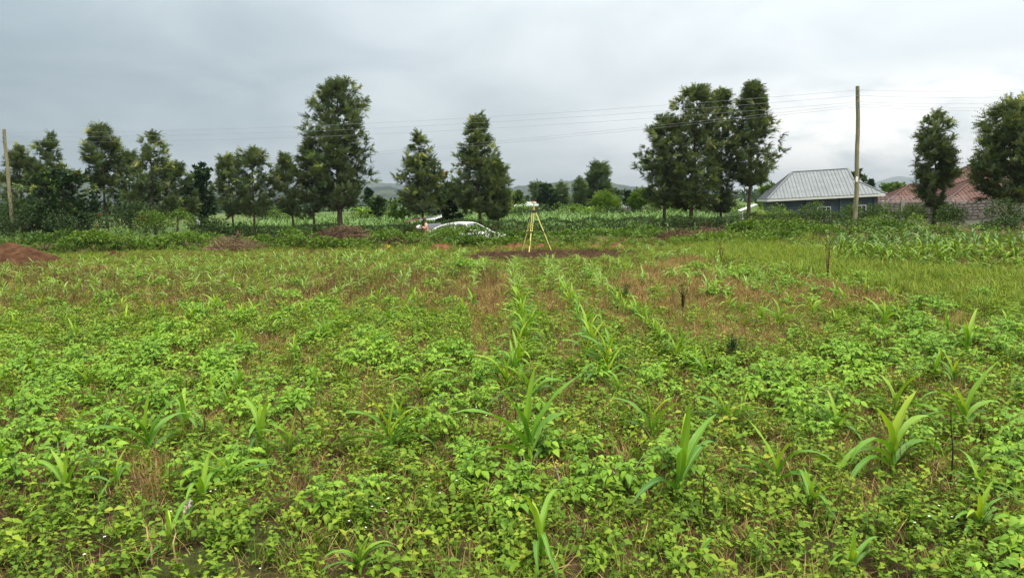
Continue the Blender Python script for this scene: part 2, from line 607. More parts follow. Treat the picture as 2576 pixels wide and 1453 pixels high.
hz_m, hz_t = new_mat("haze_air")
pv = hz_t.nodes.new("ShaderNodeVolumePrincipled")
pv.inputs["Color"].default_value = (0.42, 0.485, 0.54, 1)
pv.inputs["Density"].default_value = 0.00018
ho = hz_t.nodes.new("ShaderNodeOutputMaterial")
hz_t.links.new(pv.outputs[0], ho.inputs["Volume"])
hb = MB().box((0, 4600, 128), (20400, 9400, 264))
haze = hb.build("haze", hz_m)
tag(haze, kind="stuff")
haze.visible_shadow = True

# ------------------------------------------------------------------ leaf shapes
def strip_leaf(L_, W_, n=4, fold=0.15, droop=0.3, point=1.0, blunt=0.35):
    """Leaf blade along +y: folded on its midrib, tip drooping. Three verts per row."""
    V = []
    for i in range(n + 1):
        s = i / n
        wv = W_ / 2 * (max(sin(pi * min(1, s ** blunt if s > 0 else 0)), 0) ** 0.8 if 0 < s < 1 else 0.04)
        y, z = L_ * s, -droop * L_ * s * s
        V += [(-wv, y, z + fold * wv), (0, y, z), (wv, y, z + fold * wv)]
    Fq = []
    for i in range(n):
        b = 3 * i
        Fq += [(b, b + 1, b + 4, b + 3), (b + 1, b + 2, b + 5, b + 4)]
    return np.array(V), np.array(Fq)


def diamond_leaf(L_, W_, fold=0.12, droop=0.15):
    V = np.array([(0, 0, 0), (-W_ / 2, L_ * .42, fold * W_), (0, L_ * .45, 0), (W_ / 2, L_ * .42, fold * W_), (0, L_, -droop * L_)])
    return V, np.array([(0, 2, 1), (0, 3, 2), (1, 2, 4), (2, 3, 4)])


def rot_z(a):
    return np.array([[cos(a), -sin(a), 0], [sin(a), cos(a), 0], [0, 0, 1]])


def compound_leaf(rng, L_=0.19, nl=3, big=1.0):
    """Potato leaf: an arching rachis with a large end leaflet and pairs of smaller ones."""
    V, Fq, tint, off = [], [], [], 0
    arch = rng.uniform(0.15, 0.5)
    pos = lambda s: np.array([0, L_ * s, L_ * (0.25 * s - arch * s * s)])
    specs = [(1.0, 0.0, 0.42)]
    for k in range(nl):
        s = 0.80 - 0.26 * k
        for sg in (-1, 1):
            specs.append((s + rng.uniform(-.04, .04), sg * radians(rng.uniform(55, 75)), 0.36 - 0.07 * k))
    for s, a, ln in specs:
        ln = ln * L_ * big * rng.uniform(.9, 1.12)
        lv, lf = strip_leaf(ln, ln * rng.uniform(.62, .74), 4, rng.uniform(.05, .35), rng.uniform(.15, .5), blunt=.62)
        d = np.array([sin(a), cos(a), 0.25 - 2 * arch * s + rng.uniform(-.2, .2)])
        R = frames(d[None], roll=np.array([rng.uniform(-.35, .35)]))[0]
        V.append(lv @ R.T + pos(min(s, 1)))
        Fq.append(lf + off)
        off += len(lv)
        tint += [rng.uniform(.3, .62)] * len(lv)
    r0 = 0.0022
    for i in range(3):
        a, b = pos(i / 3), pos((i + 1) / 3)
        V.append(np.array([a + (-r0, 0, 0), a + (r0, 0, 0), b + (r0, 0, 0), b + (-r0, 0, 0)]))
        Fq.append(np.array([[0, 1, 2, 3]]) + off)
        off += 4
        tint += [.5] * 4
    return np.concatenate(V), np.concatenate(Fq), np.array(tint)


def maize_leaf(rng, L_, W_, e0, e1, twist=0.0, n=9, lat=0.0):
    """Strap blade starting at the origin, heading +y, rising at e0 and bending over to e1."""
    p = np.zeros(3)
    V, tint, mid = [], [], []
    ph = rng.uniform(0, 6)
    for i in range(n + 1):
        s = i / n
        e = e0 + (e1 - e0) * s ** 1.4
        d = np.array([lat * s, cos(e), sin(e)])
        if i:
            p = p + d * L_ / n
        wv = W_ / 2 * min(1, .45 + 2.4 * s) * max(0, 1 - s ** 2.6) ** .8 + 0.0012
        tw = twist * s
        x = np.array([cos(tw), -sin(e) * sin(tw) * .5, cos(e) * sin(tw)])
        nrm = np.array([0, -sin(e), cos(e)])
        fold = .75 * (1 - s) + .1
        for k, q in enumerate((-1, -.5, 0, .5, 1)):
            wav = .18 * wv * sin(ph + s * 17 + (2 if q > 0 else 0)) * abs(q)
            V.append(p + x * wv * q * (1 - .25 * fold) + nrm * (abs(q) * wv * fold + wav))
            mid.append(abs(q))
            tint.append(.5 + .25 * s * 0 + rng.uniform(-.01, .01))
    Fq = [(5 * i + k, 5 * i + k + 1, 5 * i + k + 6, 5 * i + k + 5) for i in range(n) for k in range(4)]
    return np.array(V), np.array(Fq), np.array(tint), np.array(mid)


# ------------------------------------------------------------------ trees
def tube_np(pts, rad, n=6):
    mb = MB().tube(pts, rad, n)
    return mb.v, mb.f


def spray_proto(kind, rng):
    """A small spray of leaves along +y, about 1 unit long."""
    Vs, Fs, Ts, off = [], [], [], 0

    def put(v, f, t):
        nonlocal off
        Vs.append(v)
        Fs.append(f + off)
        off += len(v)
        Ts.append(np.full(len(v), t))

    if kind == "feather":
        for k in range(6):
            az, el = rng.uniform(-1.2, 1.2), rng.uniform(-.35, .75)
            d = np.array([sin(az) * cos(el), cos(az) * cos(el), sin(el)])
            R = frames(d[None], roll=np.array([rng.uniform(-.5, .5)]))[0]
            ln = rng.uniform(.65, 1.1)
            drp = rng.uniform(.35, .95)
            t = rng.uniform(-.14, .14)
            v, f = [], []
            for i in range(6):                                 # fern-like pinnae
                s = .18 + i * .16
                c = np.array([0, s * ln, -drp * ln * s * s])
                l2 = ln * .40 * (1 - .5 * s)
                for sg in (-1, 1):
                    b = len(v)
                    v += [c - [0, .03 * ln, 0], c + [0, .13 * ln, -.02], c + [sg * l2, .22 * ln, -.10 * l2]]
                    f.append((b, b + 1, b + 2) if sg < 0 else (b, b + 2, b + 1))
            put(np.array(v) @ R.T, np.array(f), t)
    else:
        nl = 9
        for k in range(nl):
            a = k * 2.4 + rng.uniform(-.4, .4)
            el = rng.uniform(-.1, .9)
            d = np.array([cos(a) * cos(el), .35 + .5 * sin(el) + sin(a) * cos(el) * .6, sin(el) * .8])
            lv, lf = diamond_leaf(rng.uniform(.42, .6), rng.uniform(.2, .27))
            R = frames(d[None], roll=np.array([rng.uniform(-.6, .6)]))[0]
            put(lv @ R.T + np.array([0, .15 * k / nl, 0]), lf, rng.uniform(-.12, .12))
    return np.concatenate(Vs), np.concatenate(Fs), np.concatenate(Ts)


SPR = {"feather": [spray_proto("feather", np.random.default_rng(i)) for i in range(4)],
       "broad": [spray_proto("broad", np.random.default_rng(i + 20)) for i in range(4)]}
PROFILE = {
    "oval": lambda t: np.interp(t, [0, .12, .35, .65, .85, 1], [.55, .9, 1, .82, .52, .16]),
    "spire": lambda t: np.interp(t, [0, .15, .35, .6, .8, .93, 1], [.62, 1, .98, .76, .48, .28, .10]),
    "column": lambda t: np.interp(t, [0, .1, .4, .75, .9, 1], [.6, .9, 1, .88, .6, .22]),
    "round": lambda t: np.interp(t, [0, .2, .5, .8, .93, 1], [.7, .97, 1, .80, .5, .2]),
    "cypress": lambda t: np.interp(t, [0, .2, .6, 1], [.8, 1, .6, .08]),
    "open": lambda t: np.interp(t, [0, .25, .5, .75, 1], [.35, .75, 1, .72, .2]),
}


def make_tree(name, label, base, top, width, crown_z, kind="feather", prof="oval", mat="grevillea", size=.35, dens=1.0,
              tips=.42, trunk_r=None, seed=1, group=None, twigs=True, cat="tree", multi=1, flower=None, asym=0.0):
    rng = np.random.default_rng(seed)
    root = empty(name, base, 0, label, cat, group)
    b = np.array(base)
    H = top[2] - base[2]
    cz = max(crown_z - base[2], 0.15)
    lean = np.array([top[0] - base[0], 0.0, 0.0])
    Rm = max(width * .26, width / 2 - .42 * size)
    trunk_r = trunk_r or .012 * H + .03
    wob = [rng.uniform(-.02, .02, 2) * H for _ in range(7)]

    def axis(z):
        s = z / H
        k = s * 6
        i = min(int(k), 5)
        f = k - i
        w_ = wob[i] * (1 - f) + wob[i + 1] * f
        return np.array([lean[0] * s + w_[0] * min(1, s * 3) * .5, w_[1] * .5, z])
    tr = MB()
    tr.tube([axis(z) if z > .01 else np.array([0, 0, -.25]) for z in np.linspace(0, H * .96, 12)],
            [trunk_r * (1.15 - .3 * min(1, s * 4)) * (1 - .92 * s) + .008 for s in np.linspace(0, 1, 12)], 8)
    area = 2 * Rm * (H - cz)
    nb = max(20, int(8.6 * dens * area ** .72 / (size / .5) ** .8))
    per = 7
    sp, sd_, st = [], [], []
    sub = [(0.0, 1.0, 0.0)] if multi == 1 else [(rng.uniform(-.45, .45) * Rm, rng.uniform(.72, .98), 0) for _ in range(multi)] + [(0, 1, 0)]
    for k in range(nb):
        t = rng.beta(1.05, 1.1)
        z1 = cz + t * (H - cz)
        Rt = Rm * float(PROFILE[prof](t)) * (1 + asym * rng.uniform(-1, 1))
        az = k * 2.39996 + rng.normal(0, .35)
        ln = Rt * rng.uniform(.62, 1.12) * (1 + .16 * sin(3 * az + t * 9 + seed))
        rise = ln * rng.uniform(.35, .95) * (1.0 if kind == "feather" else .5)
        p0 = axis(max(z1 - rise * .8, cz * .9))
        off = sub[k % len(sub)]
        p0 = p0 + np.array([off[0] * t, 0, 0])
        p1 = axis(min(z1, H * .985)) + np.array([off[0] * t, 0, 0]) + np.array([cos(az) * ln, sin(az) * ln, rise * .2])
        p1[2] *= (1 - (1 - off[1]) * t)
        mid_ = (p0 + p1) / 2 + np.array([cos(az), sin(az), -.6]) * ln * .12
        if twigs and k % 2 == 0:
            tr.tube([p0, mid_, p1], [trunk_r * .28 * (1 - t * .7), trunk_r * .17 * (1 - t * .6), .006], 4, cap=False)
        for i in range(per):
            s = rng.uniform(.18, 1.04) if i else 1.0
            q = (1 - s) ** 2 * p0 + 2 * s * (1 - s) * mid_ + s * s * p1
            q = q + rng.normal(0, .16 * size + .03 * Rm, 3)
            d = (p1 - mid_) / (np.linalg.norm(p1 - mid_) + 1e-6) + rng.normal(0, .45, 3) + np.array([0, 0, .15])
            sp.append(q)
            sd_.append(d)
            st.append(.33 + rng.uniform(-.24, .26) + tips * max(0, s - .72) / .3 * (.25 + .9 * t) * rng.uniform(.3, 1.3))  # young tips paler; the rise with height paints light from above into the tint
    # leader shoots at the very top
    for k in range(10 if kind == "feather" else 3):
        z = H * rng.uniform(.90, .99)
        sp.append(axis(z) + rng.normal(0, .05 * Rm, 3))
        sd_.append(np.array([rng.normal(0, .3), rng.normal(0, .3), 1.0]))
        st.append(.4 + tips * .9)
    sp, sd_, st = np.array(sp), np.array(sd_), np.array(st)
    VV, FF, TT, off = [], [], [], 0
    protos = SPR[kind]
    which = rng.integers(0, len(protos), len(sp))
    for q, (pv_, pf_, pt_) in enumerate(protos):
        m = which == q
        if not m.any():
            continue
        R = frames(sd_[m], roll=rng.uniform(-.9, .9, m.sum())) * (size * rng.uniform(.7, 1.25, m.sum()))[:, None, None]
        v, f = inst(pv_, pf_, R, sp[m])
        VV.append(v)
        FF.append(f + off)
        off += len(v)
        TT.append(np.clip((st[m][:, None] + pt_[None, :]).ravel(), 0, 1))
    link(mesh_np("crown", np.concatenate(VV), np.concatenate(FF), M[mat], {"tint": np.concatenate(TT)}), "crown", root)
    tr.build("trunk", M["bark"], root, smooth=True)
    if flower:
        m = (sp[:, 2] > H * flower[1])
        if m.any():
            pv_, pf_, pt_ = SPR["broad"][1]
            R = frames(sd_[m] + [0, 0, .8]) * (size * .75)
            v, f = inst(pv_, pf_, R, sp[m] + [0, 0, .12])
            link(mesh_np("blossom", v, f, M[flower[0]], {"tint": np.full(len(v), .5) + np.tile(pt_, m.sum()) * 3}), "blossom", root)
    return root


def tree_px(name, label, u, v_top, w_px, v_cb, d, u_top=None, **kw):
    x = at(u, 495, d).x
    base = (x, d, tz(x, d))
    top = at(u_top if u_top is not None else u, v_top, d)
    return make_tree(name, label, base, (top.x, d, top.z), w_px * d / F, at(u, v_cb, d).z, **kw)


G1 = "feathery trees along the road hedge"
GT = "feathery_tree"
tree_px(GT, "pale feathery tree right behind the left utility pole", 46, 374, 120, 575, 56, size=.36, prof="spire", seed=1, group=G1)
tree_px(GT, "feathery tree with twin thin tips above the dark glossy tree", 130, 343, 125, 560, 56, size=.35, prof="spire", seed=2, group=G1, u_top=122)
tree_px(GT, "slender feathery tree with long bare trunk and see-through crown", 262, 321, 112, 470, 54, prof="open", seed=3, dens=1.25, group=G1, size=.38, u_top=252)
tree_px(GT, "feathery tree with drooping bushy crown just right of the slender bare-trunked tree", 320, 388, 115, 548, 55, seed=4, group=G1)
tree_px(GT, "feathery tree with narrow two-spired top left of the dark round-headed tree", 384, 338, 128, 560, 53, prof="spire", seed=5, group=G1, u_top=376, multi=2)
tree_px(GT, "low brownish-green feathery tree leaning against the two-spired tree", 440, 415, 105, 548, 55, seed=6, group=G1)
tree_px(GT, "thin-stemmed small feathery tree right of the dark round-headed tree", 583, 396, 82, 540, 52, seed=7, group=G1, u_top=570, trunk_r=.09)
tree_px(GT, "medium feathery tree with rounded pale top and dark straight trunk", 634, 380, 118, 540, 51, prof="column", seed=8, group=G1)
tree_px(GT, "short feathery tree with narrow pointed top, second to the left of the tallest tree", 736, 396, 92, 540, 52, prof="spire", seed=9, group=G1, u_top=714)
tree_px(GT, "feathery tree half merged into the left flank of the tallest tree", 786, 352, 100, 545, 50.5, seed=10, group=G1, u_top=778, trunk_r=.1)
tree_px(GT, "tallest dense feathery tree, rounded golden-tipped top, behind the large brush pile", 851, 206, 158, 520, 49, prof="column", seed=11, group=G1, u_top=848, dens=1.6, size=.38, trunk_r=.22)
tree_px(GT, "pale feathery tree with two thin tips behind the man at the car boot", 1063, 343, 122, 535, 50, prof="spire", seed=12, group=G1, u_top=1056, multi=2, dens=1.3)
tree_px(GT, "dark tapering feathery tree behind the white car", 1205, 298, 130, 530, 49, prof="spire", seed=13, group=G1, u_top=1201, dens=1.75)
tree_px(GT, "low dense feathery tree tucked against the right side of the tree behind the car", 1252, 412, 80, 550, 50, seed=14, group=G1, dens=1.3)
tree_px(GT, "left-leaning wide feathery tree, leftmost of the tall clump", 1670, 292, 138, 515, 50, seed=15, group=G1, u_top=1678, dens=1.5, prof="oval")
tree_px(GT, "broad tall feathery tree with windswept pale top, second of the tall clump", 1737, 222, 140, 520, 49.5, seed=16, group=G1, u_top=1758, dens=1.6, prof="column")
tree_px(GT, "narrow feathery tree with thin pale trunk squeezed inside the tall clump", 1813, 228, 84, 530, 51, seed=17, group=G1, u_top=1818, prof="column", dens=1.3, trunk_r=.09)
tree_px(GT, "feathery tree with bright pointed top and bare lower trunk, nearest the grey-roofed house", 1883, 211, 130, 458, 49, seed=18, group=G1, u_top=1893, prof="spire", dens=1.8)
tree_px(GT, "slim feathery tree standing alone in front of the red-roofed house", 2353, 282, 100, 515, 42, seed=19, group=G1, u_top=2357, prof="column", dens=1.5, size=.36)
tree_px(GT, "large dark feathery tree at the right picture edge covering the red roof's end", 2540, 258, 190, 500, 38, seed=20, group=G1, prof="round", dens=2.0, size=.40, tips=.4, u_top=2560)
tree_px("evergreen_tree", "broad dark glossy tree with yellow-green leaf tips beside the left utility pole", 152, 425, 205, 580, 51, kind="broad", prof="round", mat="broad", size=.6, dens=1.7, tips=.55, seed=21)
tree_px("evergreen_tree", "dense dark round-headed tree with leaves in tiers, between feathery trees at left", 500, 417, 100, 545, 60, kind="broad", prof="round", mat="broad", size=.6, dens=1.8, tips=.05, seed=22)
tree_px("flowering_tree", "dark tree topped with orange blossom left of the tree behind the white car", 1125, 436, 108, 560, 53, kind="broad", prof="round", mat="broad", size=.55, dens=1.5, tips=.3, seed=23, flower=("orange", .95))
# trees further off
GB = "far trees on the plain"
tree_px("round_tree", "dark round broad-crowned tree right of the green-roofed far house", 1378, 468, 78, 528, 95, kind="broad", prof="round", mat="broad", size=1.0, dens=1.3, tips=.1, seed=30, group=GB, twigs=False)
tree_px("gum_tree", "tall greyish gum tree on the plain right of the tripod", 1508, 417, 56, 520, 110, prof="column", size=.95, dens=1.2, tips=.35, seed=31, group=GB, u_top=1506, twigs=False)
tree_px("gum_tree", "shorter leafy tree at the left foot of the tall gum tree", 1487, 452, 42, 522, 110, prof="round", size=.95, dens=1.2, tips=.3, seed=32, group=GB, twigs=False)
tree_px("cypress_tree", "thin dark cypress left of the tall gum tree", 1458, 458, 22, 520, 108, prof="cypress", size=.8, dens=1.4, tips=0, seed=33, group=GB, twigs=False)
tree_px("cypress_tree", "thin cypress right of the dark round tree", 1412, 470, 24, 520, 100, prof="cypress", size=.8, dens=1.3, tips=.1, seed=34, group=GB, twigs=False)
tree_px("cypress_tree", "pointed cypress behind the left shoulder of the dark round tree", 1348, 470, 22, 520, 108, prof="cypress", size=.8, dens=1.3, tips=0, seed=35, group=GB, twigs=False)
tree_px("round_tree", "small pale round tree left of the green-roofed far house", 1303, 487, 30, 516, 110, kind="broad", prof="round", mat="bush", size=.9, dens=1.2, tips=.1, seed=36, group=GB, twigs=False)
tree_px("round_tree", "bluish round tree before the hill right of the tall gum tree", 1549, 477, 42, 505, 150, kind="broad", prof="round", mat="broad", size=1.2, dens=1.2, tips=.2, seed=37, group=GB, twigs=False)
tree_px("round_tree", "yellow-green bushy tree below the tall gum tree", 1520, 498, 70, 528, 85, kind="feather", prof="spire", mat="bush", size=.8, dens=1.2, tips=.2, seed=38, group=GB, twigs=False)
tree_px("round_tree", "dark small tree hiding the right end of the far slate roof", 1580, 486, 30, 515, 82, kind="broad", prof="oval", mat="broad", size=.7, dens=1.2, tips=.1, seed=39, group=GB, twigs=False)
tree_px("round_tree", "light green bushy tree left of the tall clump's leftmost tree", 1612, 490, 52, 520, 76, kind="feather", prof="oval", mat="bush", size=.7, dens=1.2, tips=.1, seed=40, group=GB, twigs=False)
tree_px("round_tree", "rounded olive tree rising behind the grey roof's right hip beside the pole", 2150, 436, 56, 480, 88, kind="broad", prof="round", mat="broad", size=.9, dens=1.4, tips=.6, seed=41, group=GB, twigs=False)
tree_px("round_tree", "small dark domed tree on the plain right of the utility pole", 2190, 456, 24, 478, 125, kind="broad", prof="round", mat="broad", size=.9, dens=1.2, tips=.1, seed=42, group=GB, twigs=False)
tree_px("round_tree", "wide flat-topped tree before the distant mountain left of the red roof", 2245, 462, 62, 485, 120, kind="broad", prof="round", mat="bush", size=1.0, dens=1.2, tips=.2, seed=43, group=GB, twigs=False)
tree_px("round_tree", "bright green tree filling the gap left of the grey-roofed house", 1932, 468, 70, 520, 74, kind="broad", prof="round", mat="bush", size=.7, dens=1.3, tips=.3, seed=44, group=GB, twigs=False)
tree_px("round_tree", "dark tree peeking over the grey roof's left slope", 1968, 462, 34, 505, 84, kind="broad", prof="oval", mat="broad", size=.7, dens=1.2, tips=.4, seed=45, group=GB, twigs=False)
tree_px("round_tree", "small dark flat-topped tree right of the tallest tree against the hills", 925, 480, 26, 505, 100, kind="broad", prof="round", mat="broad", size=.8, dens=1.2, tips=.1, seed=46, group=GB, twigs=False)
tree_px("round_tree", "leafy tree with bright leaves left of the pale twin-tipped tree", 1015, 494, 90, 545, 62, kind="broad", prof="round", mat="bush", size=.55, dens=1.3, tips=.3, seed=47, group=GB, twigs=False)
tree_px("round_tree", "low olive tree right of the tallest tree's lower crown", 950, 500, 55, 540, 70, kind="broad", prof="round", mat="broad", size=.6, dens=1.3, tips=.5, seed=48, group=GB, twigs=False)

# ------------------------------------------------------------------ hedges and bushes
LEAF_D = diamond_leaf(1.0, .58)


def bush_mesh(name, rx, ry, h, n, leaf, mat, seed, tips=.35, lumps=7, flat=False, base=.38):
    rng = np.random.default_rng(seed)
    c = np.stack([rng.uniform(-.75, .75, lumps) * rx, rng.uniform(-.7, .7, lumps) * ry, rng.uniform(.25, .72, lumps) * h], 1)
    r = rng.uniform(.38, .62, lumps)
    k = rng.integers(0, lumps, n)
    d = rng.normal(0, 1, (n, 3))
    d[:, 2] = np.abs(d[:, 2]) * .9 - .15
    d /= np.linalg.norm(d, axis=1, keepdims=True)
    rad = rng.uniform(.55, 1.05, n) ** .6
    P = c[k] + d * (r[k] * rad)[:, None] * np.array([rx, ry, h * .75])
    P[:, 2] = np.maximum(P[:, 2], rng.uniform(0.0, .12, n))
    P[:, 2] *= h / np.percentile(P[:, 2], 98.5)
    P[:, 0] += .15 * rx * (vnoise(P[:, 2] * 5, P[:, 0] * 3, seed) - .5)
    D = d + rng.normal(0, .5, (n, 3)) + np.array([0, 0, -.05])
    R = frames(D, roll=rng.normal(0, .7, n)) * (leaf * rng.uniform(.6, 1.3, n))[:, None, None]
    v, f = inst(LEAF_D[0], LEAF_D[1], R, P)
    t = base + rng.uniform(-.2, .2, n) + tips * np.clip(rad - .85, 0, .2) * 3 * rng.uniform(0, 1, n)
    return mesh_np(name, v, f, M[mat], {"tint": np.clip(np.repeat(t, len(LEAF_D[0])), 0, 1)})


def bush(name, label, u, v_top, w_px, d, mat="bush", leaf=.11, dens=1.0, seed=0, group=None, tips=.35, ry=None, cat="bush", flower=None, base=.38, sticks=0):
    x = at(u, 500, d).x
    z0 = tz(x, d)
    h = max(.25, at(u, v_top, d).z - z0) * 1.04
    rx = w_px * d / F / 2
    ry = ry or rx * .8
    n = int(min(5200, dens * 270 * (rx * 2 * h + rx * ry * 1.6) * (.11 / leaf) ** 1.6))
    root = empty(name, (x, d, z0), 0, label, cat, group)
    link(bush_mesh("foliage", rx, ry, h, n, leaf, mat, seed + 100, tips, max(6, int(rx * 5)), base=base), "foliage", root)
    rng = np.random.default_rng(seed)
    mb = MB()
    for k in range(7):
        a = rng.uniform(0, 6.3)
        e = (cos(a) * rx * rng.uniform(.2, .7), sin(a) * ry * .6, h * rng.uniform(.6, .95))
        mb.tube([(cos(a) * .08, sin(a) * .08, -.05), (e[0] * .5, e[1] * .5, e[2] * .55), e], [.016, .011, .004], 4)
    mb.build("stem", M["bark"], root)
    if sticks:
        for k in range(sticks):
            mb = MB()
            a, l = rng.uniform(-1, 1), rng.uniform(.3, .7) * h
            p = Vector((rng.uniform(-.9, .9) * rx, -ry * rng.uniform(.3, .9), h * rng.uniform(.2, .7)))
            mb.tube([p, p + Vector((a * l, rng.uniform(-.2, .1), l * .5)), p + Vector((a * l * 1.6, 0, l * rng.uniform(.4, 1)))], [.012, .009, .004], 4)
            o = mb.build("dead_stick", M["twig"], root)
            o.data.attributes.new("tint", "FLOAT", "POINT").data.foreach_set("value", np.full(len(o.data.vertices), .75, np.float32))
    if flower:
        m, cnt = flower
        P = np.stack([rng.uniform(-.8, .8, cnt) * rx, -ry * rng.uniform(.5, .95, cnt), h * rng.uniform(.45, .95, cnt)], 1)
        P = np.repeat(P, 6, 0) + rng.normal(0, .05, (cnt * 6, 3))
        R = frames(rng.normal(0, 1, P.shape)) * .09
        v, f = inst(LEAF_D[0], LEAF_D[1], R, P)
        link(mesh_np("blossom", v, f, M[m], {"tint": rng.uniform(0, 1, len(v))}), "blossom", root)
    return root


def hedge(label, x0, x1, top, thick, seed, yl0=43.6, mat="hedge", leaf=.085):
    """Clipped hedge that follows the road's far edge."""
    rng = np.random.default_rng(seed)
    xm = (x0 + x1) / 2
    ym = yl0 - .2 * xm
    root = empty("hedge", (xm, ym, tz(xm, ym)), 0, label, "hedge", "clipped hedge along the dirt road")
    n = int((x1 - x0) * 900)
    s = rng.uniform(0, 1, n)
    X = x0 + (x1 - x0) * s
    face_ = rng.uniform(0, 1, n)
    H = top * (1 + .22 * (fbm(X * .8, X * 0, seed, 3) - .5) * 2)
    fr = face_ < .62
    gap = fbm(X * 2.2, np.zeros(n) + 4, seed + 3, 3)
    yo = np.where(fr, -thick / 2 + rng.normal(0, .05, n) + .16 * (gap - .5), rng.uniform(-.5, .5, n) * thick)
    Z = np.where(fr, rng.uniform(0, 1, n) ** .8 * H, H + rng.normal(0, .05, n))
    Y = yl0 - .2 * X + yo
    P = np.stack([X - xm, Y - ym, Z], 1)
    D = np.stack([rng.normal(0, .7, n), np.where(fr, -.7, rng.normal(0, .6, n)) + rng.normal(0, .4, n), rng.uniform(-.3, 1, n) + (~fr) * .4], 1)
    R = frames(D, roll=rng.normal(0, .8, n)) * (leaf * rng.uniform(.6, 1.4, n))[:, None, None]
    v, f = inst(LEAF_D[0], LEAF_D[1], R, P)
    t = .42 + rng.uniform(-.3, .3, n) + .5 * (gap > .6) * (rng.uniform(0, 1, n) < .35) * fr
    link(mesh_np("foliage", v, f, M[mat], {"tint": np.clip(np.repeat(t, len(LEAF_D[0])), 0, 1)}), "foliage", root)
    # twiggy core
    n2 = int((x1 - x0) * 26)
    mb = MB()
    for k in range(n2):
        x = rng.uniform(x0, x1)
        mb.tube([(x - xm, yl0 - .2 * x - ym + rng.uniform(-.3, .3) * thick, -.1), (x - xm + rng.uniform(-.15, .15), yl0 - .2 * x - ym + rng.uniform(-.45, .45) * thick, top * rng.uniform(.6, .98))], [.014, .006], 3, cap=False)
    o = mb.build("twig_core", M["bark"], root)
    o["kind"] = "stuff"
    return root


hedge("dark clipped hedge across the road left of the white car, below the tallest tree", -21, -6.2, 1.05, .9, 1)
hedge("dark clipped hedge between the white car and the tall clump of trees", -6.0, 9.0, 1.12, .9, 2)
hedge("clipped hedge in front of the grey-roofed house, reaching towards the right utility pole", 9.2, 21.5, 1.2, 1.0, 3)

GW = "leafy weed bushes on the bank beside the field"
W_ = "weed_bush"
bank = [
    (95, 590, 110, 36, "bright weed bush at the foot of the left utility pole behind the soil heap"),
    (170, 596, 110, 34, "bright weed bush trailing down behind the big soil heap's right slope"),
    (232, 588, 120, 35, "tallest bright weed bush between the big soil heap and the small brown mound"),
    (322, 600, 90, 35, "weed bush right behind the small brown mound at left"),
    (400, 596, 110, 36, "light weed bush below the red-flowered shrub"),
    (478, 592, 100, 36, "low weed bush left of the pale brush pile"),
    (690, 584, 90, 35, "weed bush between the pale brush pile and the big dark brush pile"),
    (742, 592, 80, 34, "small weed bush at the left end of the big dark brush pile"),
    (850, 603, 120, 33, "low weed bush in front of the big dark brush pile"),
    (960, 586, 90, 34, "weed bush at the right end of the big dark brush pile"),
    (1025, 596, 90, 34, "weed bush left of the man's legs, tangled with sticks"),
    (1122, 577, 84, 34.5, "tall weed bush hiding the man's legs and the car's tail"),
    (1168, 571, 100, 34.5, "tall weed bush hiding the white car's doors"),
    (1218, 588, 96, 34, "weed bush below the white car's front wing"),
    (1160, 600, 130, 33, "broad low weed bush right of the red mound before the car"),
    (1245, 605, 120, 33, "weed bush below the white car's grille"),
    (1290, 588, 80, 34, "weed bush between the car's bonnet and the tripod's left leg"),
    (1340, 596, 70, 34, "weed bush seen between the tripod's legs"),
    (1400, 596, 80, 34, "weed bush right of the tripod's right leg"),
    (1460, 583, 110, 34, "big leafy weed bush right of the tripod, touching the burnt patch"),
    (1445, 602, 90, 32.5, "low weed bush behind the burnt patch, right of the tripod"),
    (1545, 584, 90, 34, "weed bush behind the red mound with stones"),
    (1620, 574, 100, 34, "bright weed bush left of the rounded twig pile"),
    (1600, 596, 100, 33, "weed bush between the red mound and the rounded twig pile"),
    (1835, 566, 110, 33, "tall sprawling weed bush right of the twig piles"),
    (1740, 600, 100, 31, "low grassy bush in front of the twig piles"),
    (1850, 590, 130, 31, "grassy green bush at the left end of the tall maize plot"),
    (1990, 560, 140, 33, "sprawling weed bush below the grey-roofed house"),
    (2075, 574, 120, 32, "weed bush left of the utility pole's foot"),
    (2180, 560, 130, 32.5, "weed bush wrapped round the right utility pole's foot"),
    (1960, 588, 110, 31, "low weed bush behind the left end of the tall maize plot"),
]
for i, (u, v, w_, d, lab) in enumerate(bank):
    bush(W_, lab, u, v - (0 if d == 34.5 or "wing" in lab or "grille" in lab else 5), w_ * 1.2, d, "bush", .125, 1.6, seed=i, group=GW, cat="weed bush", sticks=3 if i in (10, 13, 14, 21) else 0)

